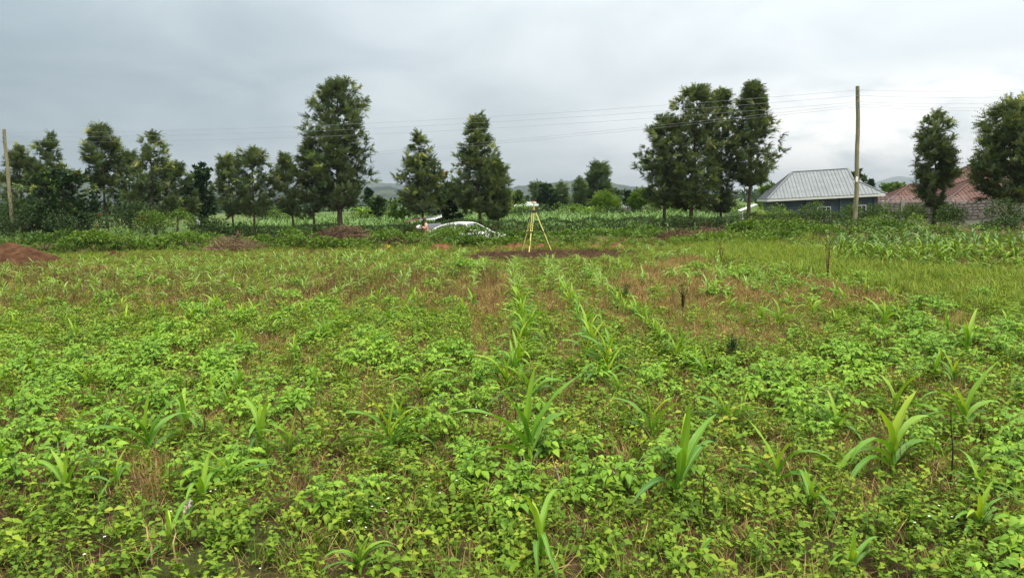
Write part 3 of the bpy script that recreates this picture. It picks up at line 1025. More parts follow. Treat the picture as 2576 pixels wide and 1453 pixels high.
GS = "shrubs beyond the road"
shr = [
    (-5, 520, 120, 50, "hedge", "dark shrub at the left picture edge behind the utility pole"),
    (70, 512, 150, 49, "hedge", "dark shrub right of the left utility pole"),
    (200, 540, 130, 47, "hedge", "dark shrub below the broad glossy tree"),
    (318, 516, 150, 48, "hedge", "shrub dotted with red flowers below the slender open tree"),
    (420, 535, 120, 47, "bush", "shrub with bright leaves right of the red-flowered shrub"),
    (500, 548, 100, 47, "hedge", "low dark shrub below the dark round-headed tree"),
    (565, 556, 100, 46, "hedge", "low shrub at the left end of the clipped hedge"),
]
for i, (u, v, w_, d, mt, lab) in enumerate(shr):
    bush("shrub", lab, u, v, w_, d, mt, .13, 1.15, seed=40 + i, group=GS, cat="shrub", flower=("redflower", 8) if "red flowers" in lab else None, base=.34)
GR = "garden shrubs by the two houses"
shr2 = [
    (1905, 527, 60, 46, "bush", .7, "yellow-green garden shrub under the grey roof's left corner"),
    (1962, 523, 90, 46, "bush", .7, "yellow-green garden shrub before the grey house's brick wall"),
    (2065, 514, 100, 46, "bush", .25, "dark green garden shrub left of the utility pole in front of grey house windows"),
    (2140, 516, 70, 45, "bush", .3, "dark green garden shrub directly behind the utility pole"),
    (2205, 518, 80, 45, "bush", .3, "garden shrub right of the utility pole at the grey house corner"),
    (2285, 519, 90, 43, "bush", .35, "shrub below the dark stone wall left of the slim feathery tree"),
    (2355, 524, 90, 42, "bush", .4, "shrub at the foot of the slim feathery tree"),
    (2402, 519, 92, 40, "bush", .2, "large dark green rounded shrub before the pale stone wall"),
    (2330, 548, 110, 34, "bush", .75, "yellowing low shrub right of the utility pole above the maize plot"),
    (2250, 545, 130, 34, "bush", .35, "spreading shrub between the utility pole and the yellowing shrub"),
    (2450, 560, 120, 32, "hedge", .6, "brownish tangled shrub behind the tall maize plot"),
    (2545, 508, 110, 35, "hedge", .6, "tall tangled shrub at the right edge under the large dark tree"),
    (2560, 545, 130, 31, "hedge", .6, "brownish shrub at the right edge behind the tall maize plot"),
    (2385, 572, 110, 30, "bush", .4, "low green shrub at the back edge of the tall maize plot"),
]
for i, (u, v, w_, d, mt, bs, lab) in enumerate(shr2):
    bush("shrub", lab, u, v, w_ * 1.08, d, mt, .11, 1.1, seed=60 + i, group=GR, cat="shrub", base=bs if mt == "bush" else .5, sticks=5 if "tangled" in lab or "brownish" in lab else 0)
GM = "shrubs beyond the far maize"
mids = [
    (640, 518, 90, 82), (700, 520, 80, 82), (930, 520, 70, 80), (975, 515, 70, 84), (1040, 520, 60, 80), (1300, 512, 60, 84), (1345, 518, 60, 78), (1430, 515, 60, 84), (1480, 522, 70, 78), (1540, 522, 60, 78), (1640, 515, 60, 80), (1700, 520, 70, 80), (1780, 518, 60, 80), (1850, 515, 60, 78),
]
mlab = ["low far shrub under the rounded pale-topped tree", "low far shrub left of the tallest tree", "olive far shrub right of the tallest tree's trunks", "far shrub in front of the hazy hills", "far shrub left of the pale twin-tipped tree's trunk",
        "far shrub left of the green-roofed house", "far shrub before the green-roofed house, behind the tripod top", "far shrub right of the dark round tree", "olive far shrub below the cypress", "far shrub below the tall gum tree",
        "far shrub below the slate-roofed house", "far shrub behind the tall clump's first trunk", "far shrub between the tall clump's trunks", "far shrub right of the tall clump's last trunk"]
for i, ((u, v, w_, d), lab) in enumerate(zip(mids, mlab)):
    bush("shrub", lab, u, v, w_ * 1.2, d, "hedge" if i % 3 == 0 else "bush", .2, 1.0, seed=90 + i, group=GM, cat="shrub", base=.4 if i % 2 else .55)

# far tree belts on the plain read as one mass
def far_belt(v_, d0, d1, n, seed, u0, u1):
    rng = np.random.default_rng(seed)
    pv_, pf_ = [], []
    P, R, T = [], [], []
    for k in range(n):
        y = rng.uniform(d0, d1)
        u = rng.uniform(u0, u1)
        x = at(u, 490, y).x
        h, r = rng.uniform(1.8, 4.6), rng.uniform(1.6, 3.6)
        z0 = tz(x, y)
        m = 60
        dd = rng.normal(0, 1, (m, 3))
        dd /= np.linalg.norm(dd, axis=1, keepdims=True)
        P.append(np.array([x, y, z0 + h * .55]) + dd * np.array([r, r, h * .5]) * rng.uniform(.7, 1.05, (m, 1)))
        R.append(frames(dd + rng.normal(0, .5, (m, 3)), roll=rng.normal(0, .8, m)) * rng.uniform(1.2, 2.2, m)[:, None, None])
        T.append(np.full(m, rng.uniform(.15, .6)) + rng.uniform(-.15, .15, m))
    P, R, T = np.concatenate(P), np.concatenate(R), np.concatenate(T)
    v, f = inst(LEAF_D[0], LEAF_D[1], R, P)
    o = link(mesh_np("distant_trees", v, f, M["hedge"], {"tint": np.clip(np.repeat(T, 5), 0, 1)}), "distant_trees")
    return tag(o, kind="stuff")


far_belt(495, 200, 800, 520, 5, -200, 2800)

# ------------------------------------------------------------------ brush piles, soil heaps, burnt patch
def brush_pile(label, u, v_top, w_px, d, n, seed, tint=.45, ry=.7):
    rng = np.random.default_rng(seed)
    x = at(u, 560, d).x
    z0 = tz(x, d)
    h = max(.3, at(u, v_top, d).z - z0)
    rx = w_px * d / F / 2
    mb = MB()
    ts = []
    for k in range(n):
        a = rng.uniform(0, 2 * pi)
        r = rng.uniform(0, 1) ** .6
        px, py = cos(a) * r * rx, sin(a) * r * ry
        pz = h * (1 - r ** 2) * rng.uniform(.1, .95)
        d2 = Vector((rng.normal(0, 1), rng.normal(0, .6), rng.normal(0, .38))).normalized()
        l = rng.uniform(.25, .85) * (1.5 if rng.uniform() < .1 else 1)
        c = Vector((px, py, max(.03, pz)))
        bend = Vector((rng.normal(0, .12), rng.normal(0, .12), rng.normal(0, .14))) * l
        pts = [c - d2 * l / 2, c + bend, c + d2 * l / 2 + bend * .3]
        for p in pts:
            p.z = max(p.z, .0)
        r0 = rng.uniform(.006, .015)
        b = len(mb.v)
        mb.tube(pts, [r0, r0 * .8, r0 * .4], 3, cap=False)
        ts += [np.clip(tint + rng.normal(0, .25) + (.4 if rng.uniform() < .08 else 0), 0, 1)] * (len(mb.v) - b)
    o = mb.build("brush_pile", M["twig"], None, loc=(x, d, z0))
    o.data.attributes.new("tint", "FLOAT", "POINT").data.foreach_set("value", np.array(ts, np.float32))
    return tag(o, label, "brush pile", "heaps of cut brushwood on the bank")


brush_pile("large dark reddish pile of cut branches below the tallest tree", 862, 562, 200, 34.5, 1000, 1, .40)
brush_pile("pale dry brush pile left of the large dark one", 585, 586, 170, 33.5, 520, 2, .55)
brush_pile("rounded brown twig heap right of the tripod's bushes", 1705, 586, 105, 32, 560, 3, .40)
brush_pile("greyish scattered twig heap just right of the rounded brown one", 1775, 574, 110, 33, 330, 4, .60)
brush_pile("low reddish dry brush heap right of the two twig heaps", 1890, 578, 130, 32.5, 330, 5, .45)
brush_pile("thin scatter of dry branches left of the man", 1000, 590, 110, 33.5, 90, 6, .6)
brush_pile("thin dry sticks in the tangled shrubs behind the tall maize plot", 2340, 580, 160, 30.5, 110, 7, .6)

M["red_soil"] = noisy_mat("red_soil", [(0.3, (0.085, 0.030, 0.018)), (0.5, (0.155, 0.058, 0.033)), (0.72, (0.23, 0.105, 0.062))], 4, 7, .95, .05, .8, 16)
M["brown_soil"] = noisy_mat("brown_soil", [(0.3, (0.030, 0.015, 0.008)), (0.5, (0.066, 0.032, 0.016)), (0.72, (0.115, 0.060, 0.032))], 3, 7, .95, .05, .8, 14)
M["clod"] = noisy_mat("dark_clod", [(0.3, (0.035, 0.016, 0.011)), (0.7, (0.085, 0.040, 0.026))], 9, 6, .95, .05, .8, 25)


def heap(name, label, u, d, w_px, h, mat, seed, ry=None, n=44, cat="soil heap", group="heaps of dug soil", rough=.36):
    x = at(u, 600, d).x
    if mat == 'red_soil':
        w_px, h = w_px * 1.35, h * .72
    rx = w_px * d / F / 2
    ry = ry or rx * .7
    V, Fq = [], []
    for i in range(n):
        for j in range(n):
            a, b = -1 + 2 * i / (n - 1), -1 + 2 * j / (n - 1)
            V.append((a, b))
    V = np.array(V)
    r = np.sqrt(V[:, 0] ** 2 + V[:, 1] ** 2)
    prof = np.maximum(0, 1 - r) ** .85
    lump = fbm(V[:, 0] * 2.3 + seed, V[:, 1] * 2.3, seed, 5)
    det = fbm(V[:, 0] * 9 + seed, V[:, 1] * 9, seed + 2, 4)
    Z = h * (prof * (.72 + .6 * lump) + rough * (det - .5) * sstep(0, .25, prof)) - .06 * sstep(.85, 1.05, r)
    ii = np.arange(n * n).reshape(n, n)
    q = np.stack([ii[:-1, :-1], ii[1:, :-1], ii[1:, 1:], ii[:-1, 1:]], -1).reshape(-1, 4)
    keep = (r[q] < 1.08).all(1)
    XYZ = np.stack([V[:, 0] * rx, V[:, 1] * ry, Z], 1)
    tr_ = terrain(XYZ[:, 0] + x, XYZ[:, 1] + d) - tz(x, d)
    XYZ[:, 2] += tr_
    o = link(mesh_np(name, XYZ, q[keep], M[mat]), name, None, (x, d, tz(x, d)))
    return tag(o, label, cat, group)


heap("soil_heap", "large brown soil heap at the left picture edge below the utility pole", 18, 28.6, 290, .86, "brown_soil", 1, ry=1.5, rough=.16)
heap("soil_heap", "small brown mound among weeds right of the large left heap", 284, 31.5, 58, .30, "brown_soil", 2)
heap("soil_heap", "low spill of brown soil at the right foot of the large left heap", 185, 29.2, 90, .14, "brown_soil", 3)
heap("soil_heap", "flat strip of dark soil in front of the pale brush pile", 540, 30.8, 110, .14, "brown_soil", 4)
heap("soil_heap", "low red mound below the stick tangle, left of the bushes before the car", 967, 31.0, 52, .28, "red_soil", 5)
heap("soil_heap", "red mound tucked under the bushes in front of the white car", 1110, 31.8, 62, .42, "red_soil", 6)
heap("soil_heap", "red soil ridge between the tripod's left and middle legs", 1298, 31.4, 80, .30, "red_soil", 7)
heap("soil_heap", "red soil ridge between the tripod's middle and right legs", 1362, 31.2, 66, .28, "red_soil", 8)
heap("soil_heap", "small red clod heap beside the bush right of the tripod", 1498, 30.6, 40, .26, "red_soil", 9)
heap("soil_heap", "red mound with pale stones right of the burnt patch", 1552, 30.0, 60, .32, "red_soil", 10)
heap("soil_heap", "reddish bare mound glimpsed among weeds below the twig heaps' left side", 1440, 33.2, 40, .22, "red_soil", 11)
for k, (u, v, r) in enumerate(((1538, 712, .11), (1556, 706, .10), (1546, 719, .08), (1566, 716, .06))):
    p = gp(u, v)
    nm = heap("soil_clod", "dark brown clod, %s of four lying together amid the maize" % ("largest", "rounded back one", "front one", "smallest")[k], u, p.y, r * 2 * F / p.y, r * 1.3, "clod", 20 + k, n=14, cat="clod", group="dark clods turned up in the field", rough=.5)

M["burnt"] = noisy_mat("burnt_ground", [(0.35, (0.010, 0.008, 0.007)), (0.50, (0.036, 0.020, 0.012)), (0.68, (0.12, 0.052, 0.028))], 5, 7, .95, .05, .7, 24)
bx0, bx1 = gp(1165, 642).x, gp(1610, 642).x
by0, by1 = 24.0, 29.9
nx, ny = 90, 40
A, B = np.meshgrid(np.linspace(-1, 1, nx), np.linspace(-1, 1, ny), indexing="ij")
BX, BY = (bx0 + bx1) / 2 + A * (bx1 - bx0) / 2, (by0 + by1) / 2 + B * (by1 - by0) / 2
edge = A ** 2 * .9 + B ** 2 * .9 + .55 * (fbm(BX * .9, BY * .9, 31) - .5)
BZ = terrain(BX, BY) + .012 + .03 * (fbm(BX * 5, BY * 5, 32) - .3)
ii = np.arange(nx * ny).reshape(nx, ny)
q = np.stack([ii[:-1, :-1], ii[1:, :-1], ii[1:, 1:], ii[:-1, 1:]], -1).reshape(-1, 4)
q = q[(edge.ravel()[q] < .86).all(1)]
burnt = link(mesh_np("burnt_ground", np.stack([BX, BY, BZ], -1), q, M["burnt"]), "burnt_ground")
tag(burnt, kind="structure")
BURN = lambda x, y: (((x - (bx0 + bx1) / 2) / ((bx1 - bx0) / 2)) ** 2 * .9 + ((y - (by0 + by1) / 2) / ((by1 - by0) / 2)) ** 2 * .9 + .55 * (fbm(np.asarray(x) * .9, np.asarray(y) * .9, 31) - .5)) < .84

# ------------------------------------------------------------------ utility poles and wires
M["wire"] = plain_mat("aluminium_wire", (0.30, 0.31, 0.32), .5, .4, .3)
M["plate"] = plain_mat("white_plate", (0.80, 0.79, 0.74), .5)
M["ink"] = plain_mat("black_ink", (0.03, 0.03, 0.03), .6)
M["steel"] = plain_mat("dull_steel", (0.25, 0.26, 0.27), .45, .5, .8)


def pole(label, u_b, u_t, v_t, d, r0, r1, seed, bend=0.0):
    xb = at(u_b, 560, d).x
    zb = tz(xb, d)
    t = at(u_t, v_t, d)
    root = empty("utility_pole", (xb, d, zb), 0, label, "utility pole", "wooden utility poles by the road")
    pts, rad = [], []
    for i in range(12):
        s = i / 11
        pts.append((s * (t.x - xb) + bend * sin(pi * s) + .015 * sin(s * 17 + seed), .01 * sin(s * 13), -.4 + s * (t.z - zb + .4)))
        rad.append(r0 + (r1 - r0) * s)
    MB().tube(pts, rad, 14).build("pole", M["pole"], root, smooth=False)
    return root, Vector((xb, d, zb)), t


pr, prb, prt = pole("tall weathered wooden utility pole with white number plate, right of the grey-roofed house", 2150, 2158, 217, 34, .112, .084, 1, bend=.06)
pl, plb, plt = pole("shorter leaning wooden utility pole at the left picture edge behind the soil heap", 29, 10, 325, 50, .135, .10, 2)
# number plate on the right pole
pz = at(2153, 451, 34)
pc = pz - prb
mb = MB().box((pc.x - .005, -.112, pc.z), (.105, .012, .235))
pt_ = mb.build("number_plate", M["plate"], pr, bevel=.004)
mb = MB()
y_ = -.1192
x_, z_ = pc.x - .005, pc.z
for (ax, az, bx, bz) in ((-.028, .078, -.008, .070), (-.008, .070, .008, .078), (.008, .078, .028, .074), (-.006, .066, .004, .058),
                         (-.016, -.030, -.006, .026), (.016, -.030, .006, .026), (-.008, .027, .010, .027), (-.012, -.006, .014, -.006), (-.008, .010, .010, .010),
                         (-.024, -.074, -.012, -.066), (-.012, -.066, .002, -.074), (.002, -.074, .024, -.066), (-.024, -.078, -.012, -.086), (-.010, -.084, .006, -.080), (.004, -.086, .024, -.078)):
    mb.beam((x_ + ax, y_, z_ + az), (x_ + bx, y_, z_ + bz), .007, .002, up_=(0, 1, 0))
mb.build("plate_marking", M["ink"], pt_)
for root, base, top, us, r in ((pr, prb, prt, (228, 242, 258, 264, 270), .085), (pl, plb, plt, (334, 345, 357), .105)):
    for v in us:
        d = base.y
        uu = 2157 if root is pr else 11
        p = at(uu, v, d) - base
        mb = MB()
        mb.tube([(p.x, -r - .10, p.z), (p.x, -r - .02, p.z)], [.03, .022], 8)
        mb.tube([(p.x, -r - .045, p.z - .035), (p.x, -r - .045, p.z + .035)], [.026, .026], 8)
        mb.tube([(p.x, -r + .05, p.z), (p.x, -r - .03, p.z)], [.012, .012], 6)
        mb.build("insulator", M["steel"], root)


def wire(label, a, b, sag, n=40, r=.0055):
    a, b = Vector(a), Vector(b)
    pts = []
    for i in range(n + 1):
        s = i / n
        p = a.lerp(b, s)
        p.z -= sag * 4 * s * (1 - s)
        pts.append(p - a)
    o = MB().tube(pts, r, 5).build("power_line", M["wire"], None, smooth=True, loc=a)
    return tag(o, label, "power line", "wires strung between the utility poles")


names = ("topmost", "second", "third", "fourth", "lowest")
for k, v in enumerate((228, 242, 258, 264, 270)):
    a = at(2157, v, 34) + Vector((0, -.20, 0))
    e = at(2640, (222, 239, 254, 267, 275)[k], 40)
    wire("%s of the five wires running right from the tall pole" % names[k], a, e, .12, 16)
    if k < 3:
        b = at(11, (334, 345, 357)[k], 50) + Vector((0, -.22, 0))
        wire("%s long wire between the two wooden utility poles" % ("highest", "middle", "lower")[k], a, b, (.50, .52, .55)[k], 60)
        wire("%s of three wire ends leaving the left pole at the edge" % ("highest", "middle", "lowest")[k], b, at(-300, (330, 340, 352)[k], 56), .1, 8)
    else:
        wire("%s wires sloping left from the tall pole behind the tallest tree" % ("upper of two close", "lower of two close")[k - 3], a, at(-150, (440, 446)[k - 3], 95), .9, 60)

# ------------------------------------------------------------------ survey tripod and receiver
M["tri_yellow"] = plain_mat("yellow_paint", (0.78, 0.70, 0.20), .4, .5)
M["tri_black"] = plain_mat("black_plastic", (0.02, 0.02, 0.022), .45)
M["rx_red"] = plain_mat("red_cap", (0.30, 0.03, 0.015), .45)
M["rx_white"] = plain_mat("cream_housing", (0.78, 0.66, 0.50), .4)
M["rod"] = plain_mat("orange_rod", (0.62, 0.40, 0.10), .45)
td = 28.9
hc = at(1343.2, 533, td)
tb = Vector((hc.x, td, tz(hc.x, td)))
tri = empty("survey_tripod", tb, 0, "yellow surveyor's tripod standing at the edge of the burnt patch", "tripod")
hz_ = hc.z - tb.z
mb = MB()
mb.tube([(0, 0, hz_ - .02), (0, 0, hz_ + .03)], [.095, .095], 18)
mb.tube([(0, 0, hz_ + .03), (0, 0, hz_ + .075)], [.07, .065], 14)
for k in range(3):
    a = 2 * pi * k / 3 + .5
    mb.box((cos(a) * .09, sin(a) * .09, hz_ - .015), (.05, .05, .06), Matrix.Rotation(a, 3, "Z"))
mb.build("tripod_head", M["tri_black"], tri, bevel=.006)
feet = [(at(1330.5, 632, td - .45), "front"), (at(1388.5, 632, td + .12), "side"), (at(1311.5, 630, td + .6), "back")]
for fp, nm in feet:
    f = Vector((fp.x, fp.y, tz(fp.x, fp.y) - .02)) - tb
    d0 = Vector((f.x, f.y, 0)).normalized()
    top = Vector((d0.x * .075, d0.y * .075, hz_ - .02))
    ax = (f - top)
    side = ax.cross(Vector((d0.x, d0.y, .2))).normalized()
    m0 = top + ax * .46
    leg = MB()
    wide = .045
    for sg in (-1, 1):
        leg.beam(top + side * sg * wide, m0 + side * sg * wide * .8, .016, .024, up_=d0)
    leg.beam(m0 - side * wide, m0 + side * wide, .03, .05, up_=(0, 0, 1))
    leg.beam(top + ax * .455, top + ax * .965, .038, .026, up_=d0)
    lo = leg.build("leg", M["tri_yellow"], tri, bevel=.003)
    MB().box(tuple(top + ax * .475), (.125, .06, .055)).build("clamp", M["tri_black"], lo, bevel=.006)
    MB().tube([top + ax * .955, f], [.026, .009], 8).build("foot_spike", M["tri_black"], lo)
    st = MB()
    if nm == "back":
        st.tube([top + ax * .1 + d0 * .03, top + ax * .2 + d0 * .06, top + ax * .26 + d0 * .03], [.045, .06, .03], 6)
        st.tube([top + ax * .5 + d0 * .02, top + ax * .72 + d0 * .05, top + ax * .95 + d0 * .035], [.014, .016, .014], 6)
    else:
        st.tube([top + ax * .68 + d0 * .02, top + ax * .74 + d0 * .05, top + ax * .80 + d0 * .02], [.012, .018, .012], 6)
    st.build("strap", M["tri_black"], lo)
rx = empty("satellite_receiver", (tb.x, tb.y, tb.z + hz_ + .076), 0, "round red and cream survey receiver on an orange rod screwed onto the tripod", "survey receiver")
rt = at(1342.5, 506.5, td).z - (tb.z + hz_ + .076)
MB().tube([(0, 0, 0), (0, 0, .16)], [.028, .026], 10).build("rod", M["rod"], rx)
MB().tube([(0, 0, .16), (0, 0, rt - .075)], [.017, .017], 10).build("extension_rod", M["steel"], rx)
MB().tube([(0, 0, rt - .09), (0, 0, rt - .07), (0, 0, rt - .03)], [.05, .085, .095], 18).build("housing", M["tri_black"], rx)
MB().tube([(0, 0, rt - .072), (0, 0, rt - .022)], [.097, .099], 18).build("cream_band", M["rx_white"], rx)
MB().tube([(0, 0, rt - .022), (0, 0, rt - .006), (0, 0, rt)], [.1, .085, .03], 18).build("cap", M["rx_red"], rx)

# ------------------------------------------------------------------ the car
def carpaint(name, col, rough=.18):
    m, t = new_mat(name)
    out_mat(t, principled(t, ramp_node(t, noise_node(t, None, 4, 4), [(.3, tuple(x * .94 for x in col)), (.7, col)]), rough, .6))
    return m


M["white_paint"] = carpaint("white_car_paint", (0.80, 0.80, 0.79))
M["grey_paint"] = carpaint("grey_panel", (0.10, 0.11, 0.12), .6)
M["glass"] = carpaint("dark_car_glass", (0.025, 0.03, 0.03), .05)
M["rubber"] = plain_mat("tyre_rubber", (0.02, 0.02, 0.02), .8)
M["rim"] = plain_mat("wheel_rim", (0.45, 0.45, 0.46), .3, .5, .8)
M["chrome"] = plain_mat("grille_chrome", (0.5, 0.5, 0.5), .25, .5, .9)
M["lamp"] = carpaint("lamp_glass", (0.6, 0.62, 0.62), .08)
cd = 40.0
cx = at(1168, 560, cd).x
cb = Vector((cx, cd, -.48))
car = empty("parked_car", cb, radians(-25), "white saloon car with open boot, half hidden by bushes", "car")
st = [(-2.22, .66, .52, .78), (-2.12, .80, .30, .92), (-1.75, .85, .24, .99), (-1.3, .865, .22, .96), (-.4, .875, .22, .93), (.6, .87, .22, .94), (1.15, .86, .22, .955),
      (1.6, .85, .22, .90), (1.95, .81, .24, .82), (2.15, .72, .30, .70), (2.24, .60, .42, .58)]
V, Fq = [], []
for x, w_, zs, zd in st:
    cr = .035
    for y, z in ((-w_ * .90, zs), (-w_, zs + .22), (-w_ * .995, zd - .22), (-w_ * .97, zd - .07), (-w_ * .86, zd), (-w_ * .4, zd + cr), (w_ * .4, zd + cr),
                 (w_ * .86, zd), (w_ * .97, zd - .07), (w_ * .995, zd - .22), (w_, zs + .22), (w_ * .90, zs)):
        V.append((x, y, z))
k = 12
for i in range(len(st) - 1):
    for j in range(k):
        Fq.append((i * k + j, i * k + (j + 1) % k, (i + 1) * k + (j + 1) % k, (i + 1) * k + j))
mb = MB()
mb.v, mb.f = [Vector(v) for v in V], Fq + [tuple(range(k))[::-1], tuple(range((len(st) - 1) * k, len(st) * k))]
body = mb.build("body", M["white_paint"], car, smooth=True)
sm = body.modifiers.new("sub", "SUBSURF")
sm.levels = sm.render_levels = 2
arc = [(-1.82, .99), (-1.5, 1.16), (-1.15, 1.31), (-.75, 1.41), (-.3, 1.452), (.15, 1.44), (.45, 1.36), (.8, 1.18), (1.22, .965)]


def yz(z):
    return .80 - .20 * max(0, min(1, (z - .95) / .5)) ** 1.2


for s in (-1, 1):
    mb = MB()
    pts = [(x, s * yz(z), z) for x, z in arc]
    for i in range(len(pts) - 1):
        a, b = Vector(pts[i]), Vector(pts[i + 1])
        wd = .17 if i < 2 else (.12 if i < 3 else (.085 if i < 6 else .07))
        d = b - a
        n_ = Vector((-d.z, 0, d.x)).normalized()
        o_ = Vector((0, s * .03, 0))
        q = [a + n_ * .02 + o_, b + n_ * .02 + o_, b - n_ * wd + o_, a - n_ * wd + o_]
        p2 = [p_ - Vector((0, s * .06, 0)) for p_ in q]
        b0 = len(mb.v)
        mb.v += q + p2
        mb.f += [(b0, b0 + 1, b0 + 2, b0 + 3), (b0 + 4, b0 + 7, b0 + 6, b0 + 5), (b0, b0 + 4, b0 + 5, b0 + 1), (b0 + 3, b0 + 2, b0 + 6, b0 + 7)]
    mb.build("roof_rail", M["white_paint"], car)
    mb = MB()
    mb.beam((-.20, s * (yz(1.42) + .028), 1.42), (-.16, s * (yz(.96) + .034), .92), .09, .03, up_=(0, 1, 0))
    mb.build("door_pillar", M["white_paint"], car)
    gl = MB()
    gp_ = [(x, s * (yz(z - .06) + .006), z - .06) for x, z in arc[1:-1]] + [(1.12, s * .80, .93), (-1.45, s * .80, .95)]
    gl.face(*(gp_ if s < 0 else gp_[::-1]))
    gl.build("side_window", M["glass"], car)
    mi = MB()
    mi.box((.92, s * .93, 1.02), (.12, .20, .13))
    mi.build("wing_mirror", M["white_paint"], car, bevel=.03)
    for hx in (-.95, .25):
        MB().box((hx, s * .885, .80), (.20, .03, .035)).build("door_handle", M["chrome"], car, bevel=.008)
    for wx in (-1.32, 1.38):
        wh = MB().tube([(wx, s * .66, .31), (wx, s * .89, .31)], [.31, .31], 24).build("wheel", M["rubber"], car)
        MB().tube([(wx, s * .885, .31), (wx, s * .905, .31)], [.2, .18], 16).build("rim", M["rim"], wh)
    MB().box((2.07, s * .60, .70), (.22, .30, .12), Matrix.Rotation(s * -.5, 3, "Z")).build("headlight", M["lamp"], car, bevel=.03)
    MB().box((-2.18, s * .62, .78), (.10, .26, .14)).build("tail_light", M["rx_red"], car, bevel=.02)
rf = [(x, z) for x, z in arc if -1.2 < x < .5]
V = []
for x, z in rf:
    for q in (-1, -.6, 0, .6, 1):
        V.append(Vector((x, q * yz(z), z + .012 + .035 * (1 - q * q))))
mb = MB()
mb.v = V
mb.f = [(5 * i + j, 5 * (i + 1) + j, 5 * (i + 1) + j + 1, 5 * i + j + 1) for i in range(len(rf) - 1) for j in range(4)]
mb.build("roof", M["white_paint"], car, smooth=True)
mb = MB()
mb.face((.46, -.64, 1.37), (1.20, -.76, .975), (1.28, 0, .985), (.5, 0, 1.40)).face((.5, 0, 1.40), (1.28, 0, .985), (1.20, .76, .975), (.46, .64, 1.37))
mb.build("windscreen", M["glass"], car)
mb = MB().face((-1.14, -.63, 1.32), (-1.14, .63, 1.32), (-1.74, .74, 1.01), (-1.74, -.74, 1.01))
mb.build("rear_window", M["glass"], car)
mb = MB()
hinge = Vector((-1.78, 0, 1.02))
dl = Vector((-.38, 0, .92)).normalized()
nl = Vector((.92, 0, .38))
V = []
for i, (s_, w_) in enumerate(((0, .70), (.12, .74), (.32, .74), (.42, .66))):
    for off in (0, -.05):
        for q in (-1, 1):
            p = hinge + dl * s_ + nl * (off + .03 * sin(s_ * 5))
            V.append(Vector((p.x, q * w_, p.z)))
mb.v = V
for i in range(3):
    a, b = 4 * i, 4 * (i + 1)
    mb.f += [(a, a + 1, b + 1, b), (a + 2, b + 2, b + 3, a + 3), (a, b, b + 2, a + 2), (a + 1, a + 3, b + 3, b + 1)]
mb.f += [(0, 2, 3, 1), (12, 13, 15, 14)]
bl = mb.build("boot_lid", M["grey_paint"], car, bevel=.02)
bl["label"] = "grey raised boot lid"
mb = MB()
for k_ in range(4):
    mb.beam((2.215 + .0 * k_, -.34, .565 + .04 * k_), (2.215, .34, .565 + .04 * k_), .012, .016)
mb.build("grille", M["chrome"], car)
MB().box((1.25, 0, .985), (.02, 1.15, .012)).build("wiper", M["rubber"], car)

# ------------------------------------------------------------------ the man
M["skin"] = plain_mat("dark_skin", (0.085, 0.045, 0.030), .5)
M["jacket"] = noisy_mat("salmon_jacket", [(.3, (0.40, 0.24, 0.16)), (.7, (0.56, 0.36, 0.26))], 7, 5, .8, .2, .3, 20)
M["khaki"] = noisy_mat("khaki_trousers", [(.3, (0.32, 0.27, 0.13)), (.7, (0.46, 0.39, 0.21))], 6, 5, .85, .2, .3, 20)
M["cap"] = noisy_mat("brown_cap", [(.3, (0.09, 0.045, 0.035)), (.7, (0.15, 0.075, 0.055))], 20, 4, .9, .1)
M["shoe"] = plain_mat("dark_shoe", (0.03, 0.022, 0.02), .5)
M["white_cloth"] = noisy_mat("white_cloth", [(.3, (0.70, 0.70, 0.69)), (.7, (0.82, 0.82, 0.81))], 6, 5, .8, .2)


def skin_obj(name, verts, edges, radii, mat, parent, roots=(0,), sub=2):
    me = bpy.data.meshes.new(name)
    me.from_pydata(verts, edges, [])
    me.materials.append(mat)
    o = link(me, name, parent)
    md = o.modifiers.new("skin", "SKIN")
    if not me.skin_vertices:
        try:
            bm = bmesh.new()
            bm.from_mesh(me)
            bm.verts.layers.skin.verify()
            bm.to_mesh(me)
            bm.free()
        except Exception:
            pass
    for i, r in enumerate(radii):
        sv = me.skin_vertices[0].data[i]
        sv.radius = (r, r) if not isinstance(r, tuple) else r
        sv.use_root = i in roots
    md.use_smooth_shade = True
    s_ = o.modifiers.new("sub", "SUBSURF")
    s_.levels = s_.render_levels = sub
    return o


md_ = 40.9
mx = at(1074, 560, md_).x
man = empty("person", (mx, md_, -.50), radians(12), "person in salmon jacket and brown cap at the open boot, white cloth in hand", "person")
V, E, Rr = [], [], []


def chain(pts, rad, start=None):
    prev = start
    for p, r in zip(pts, rad):
        V.append(p)
        Rr.append(r)
        if prev is not None:
            E.append((prev, len(V) - 1))
        prev = len(V) - 1
    return prev


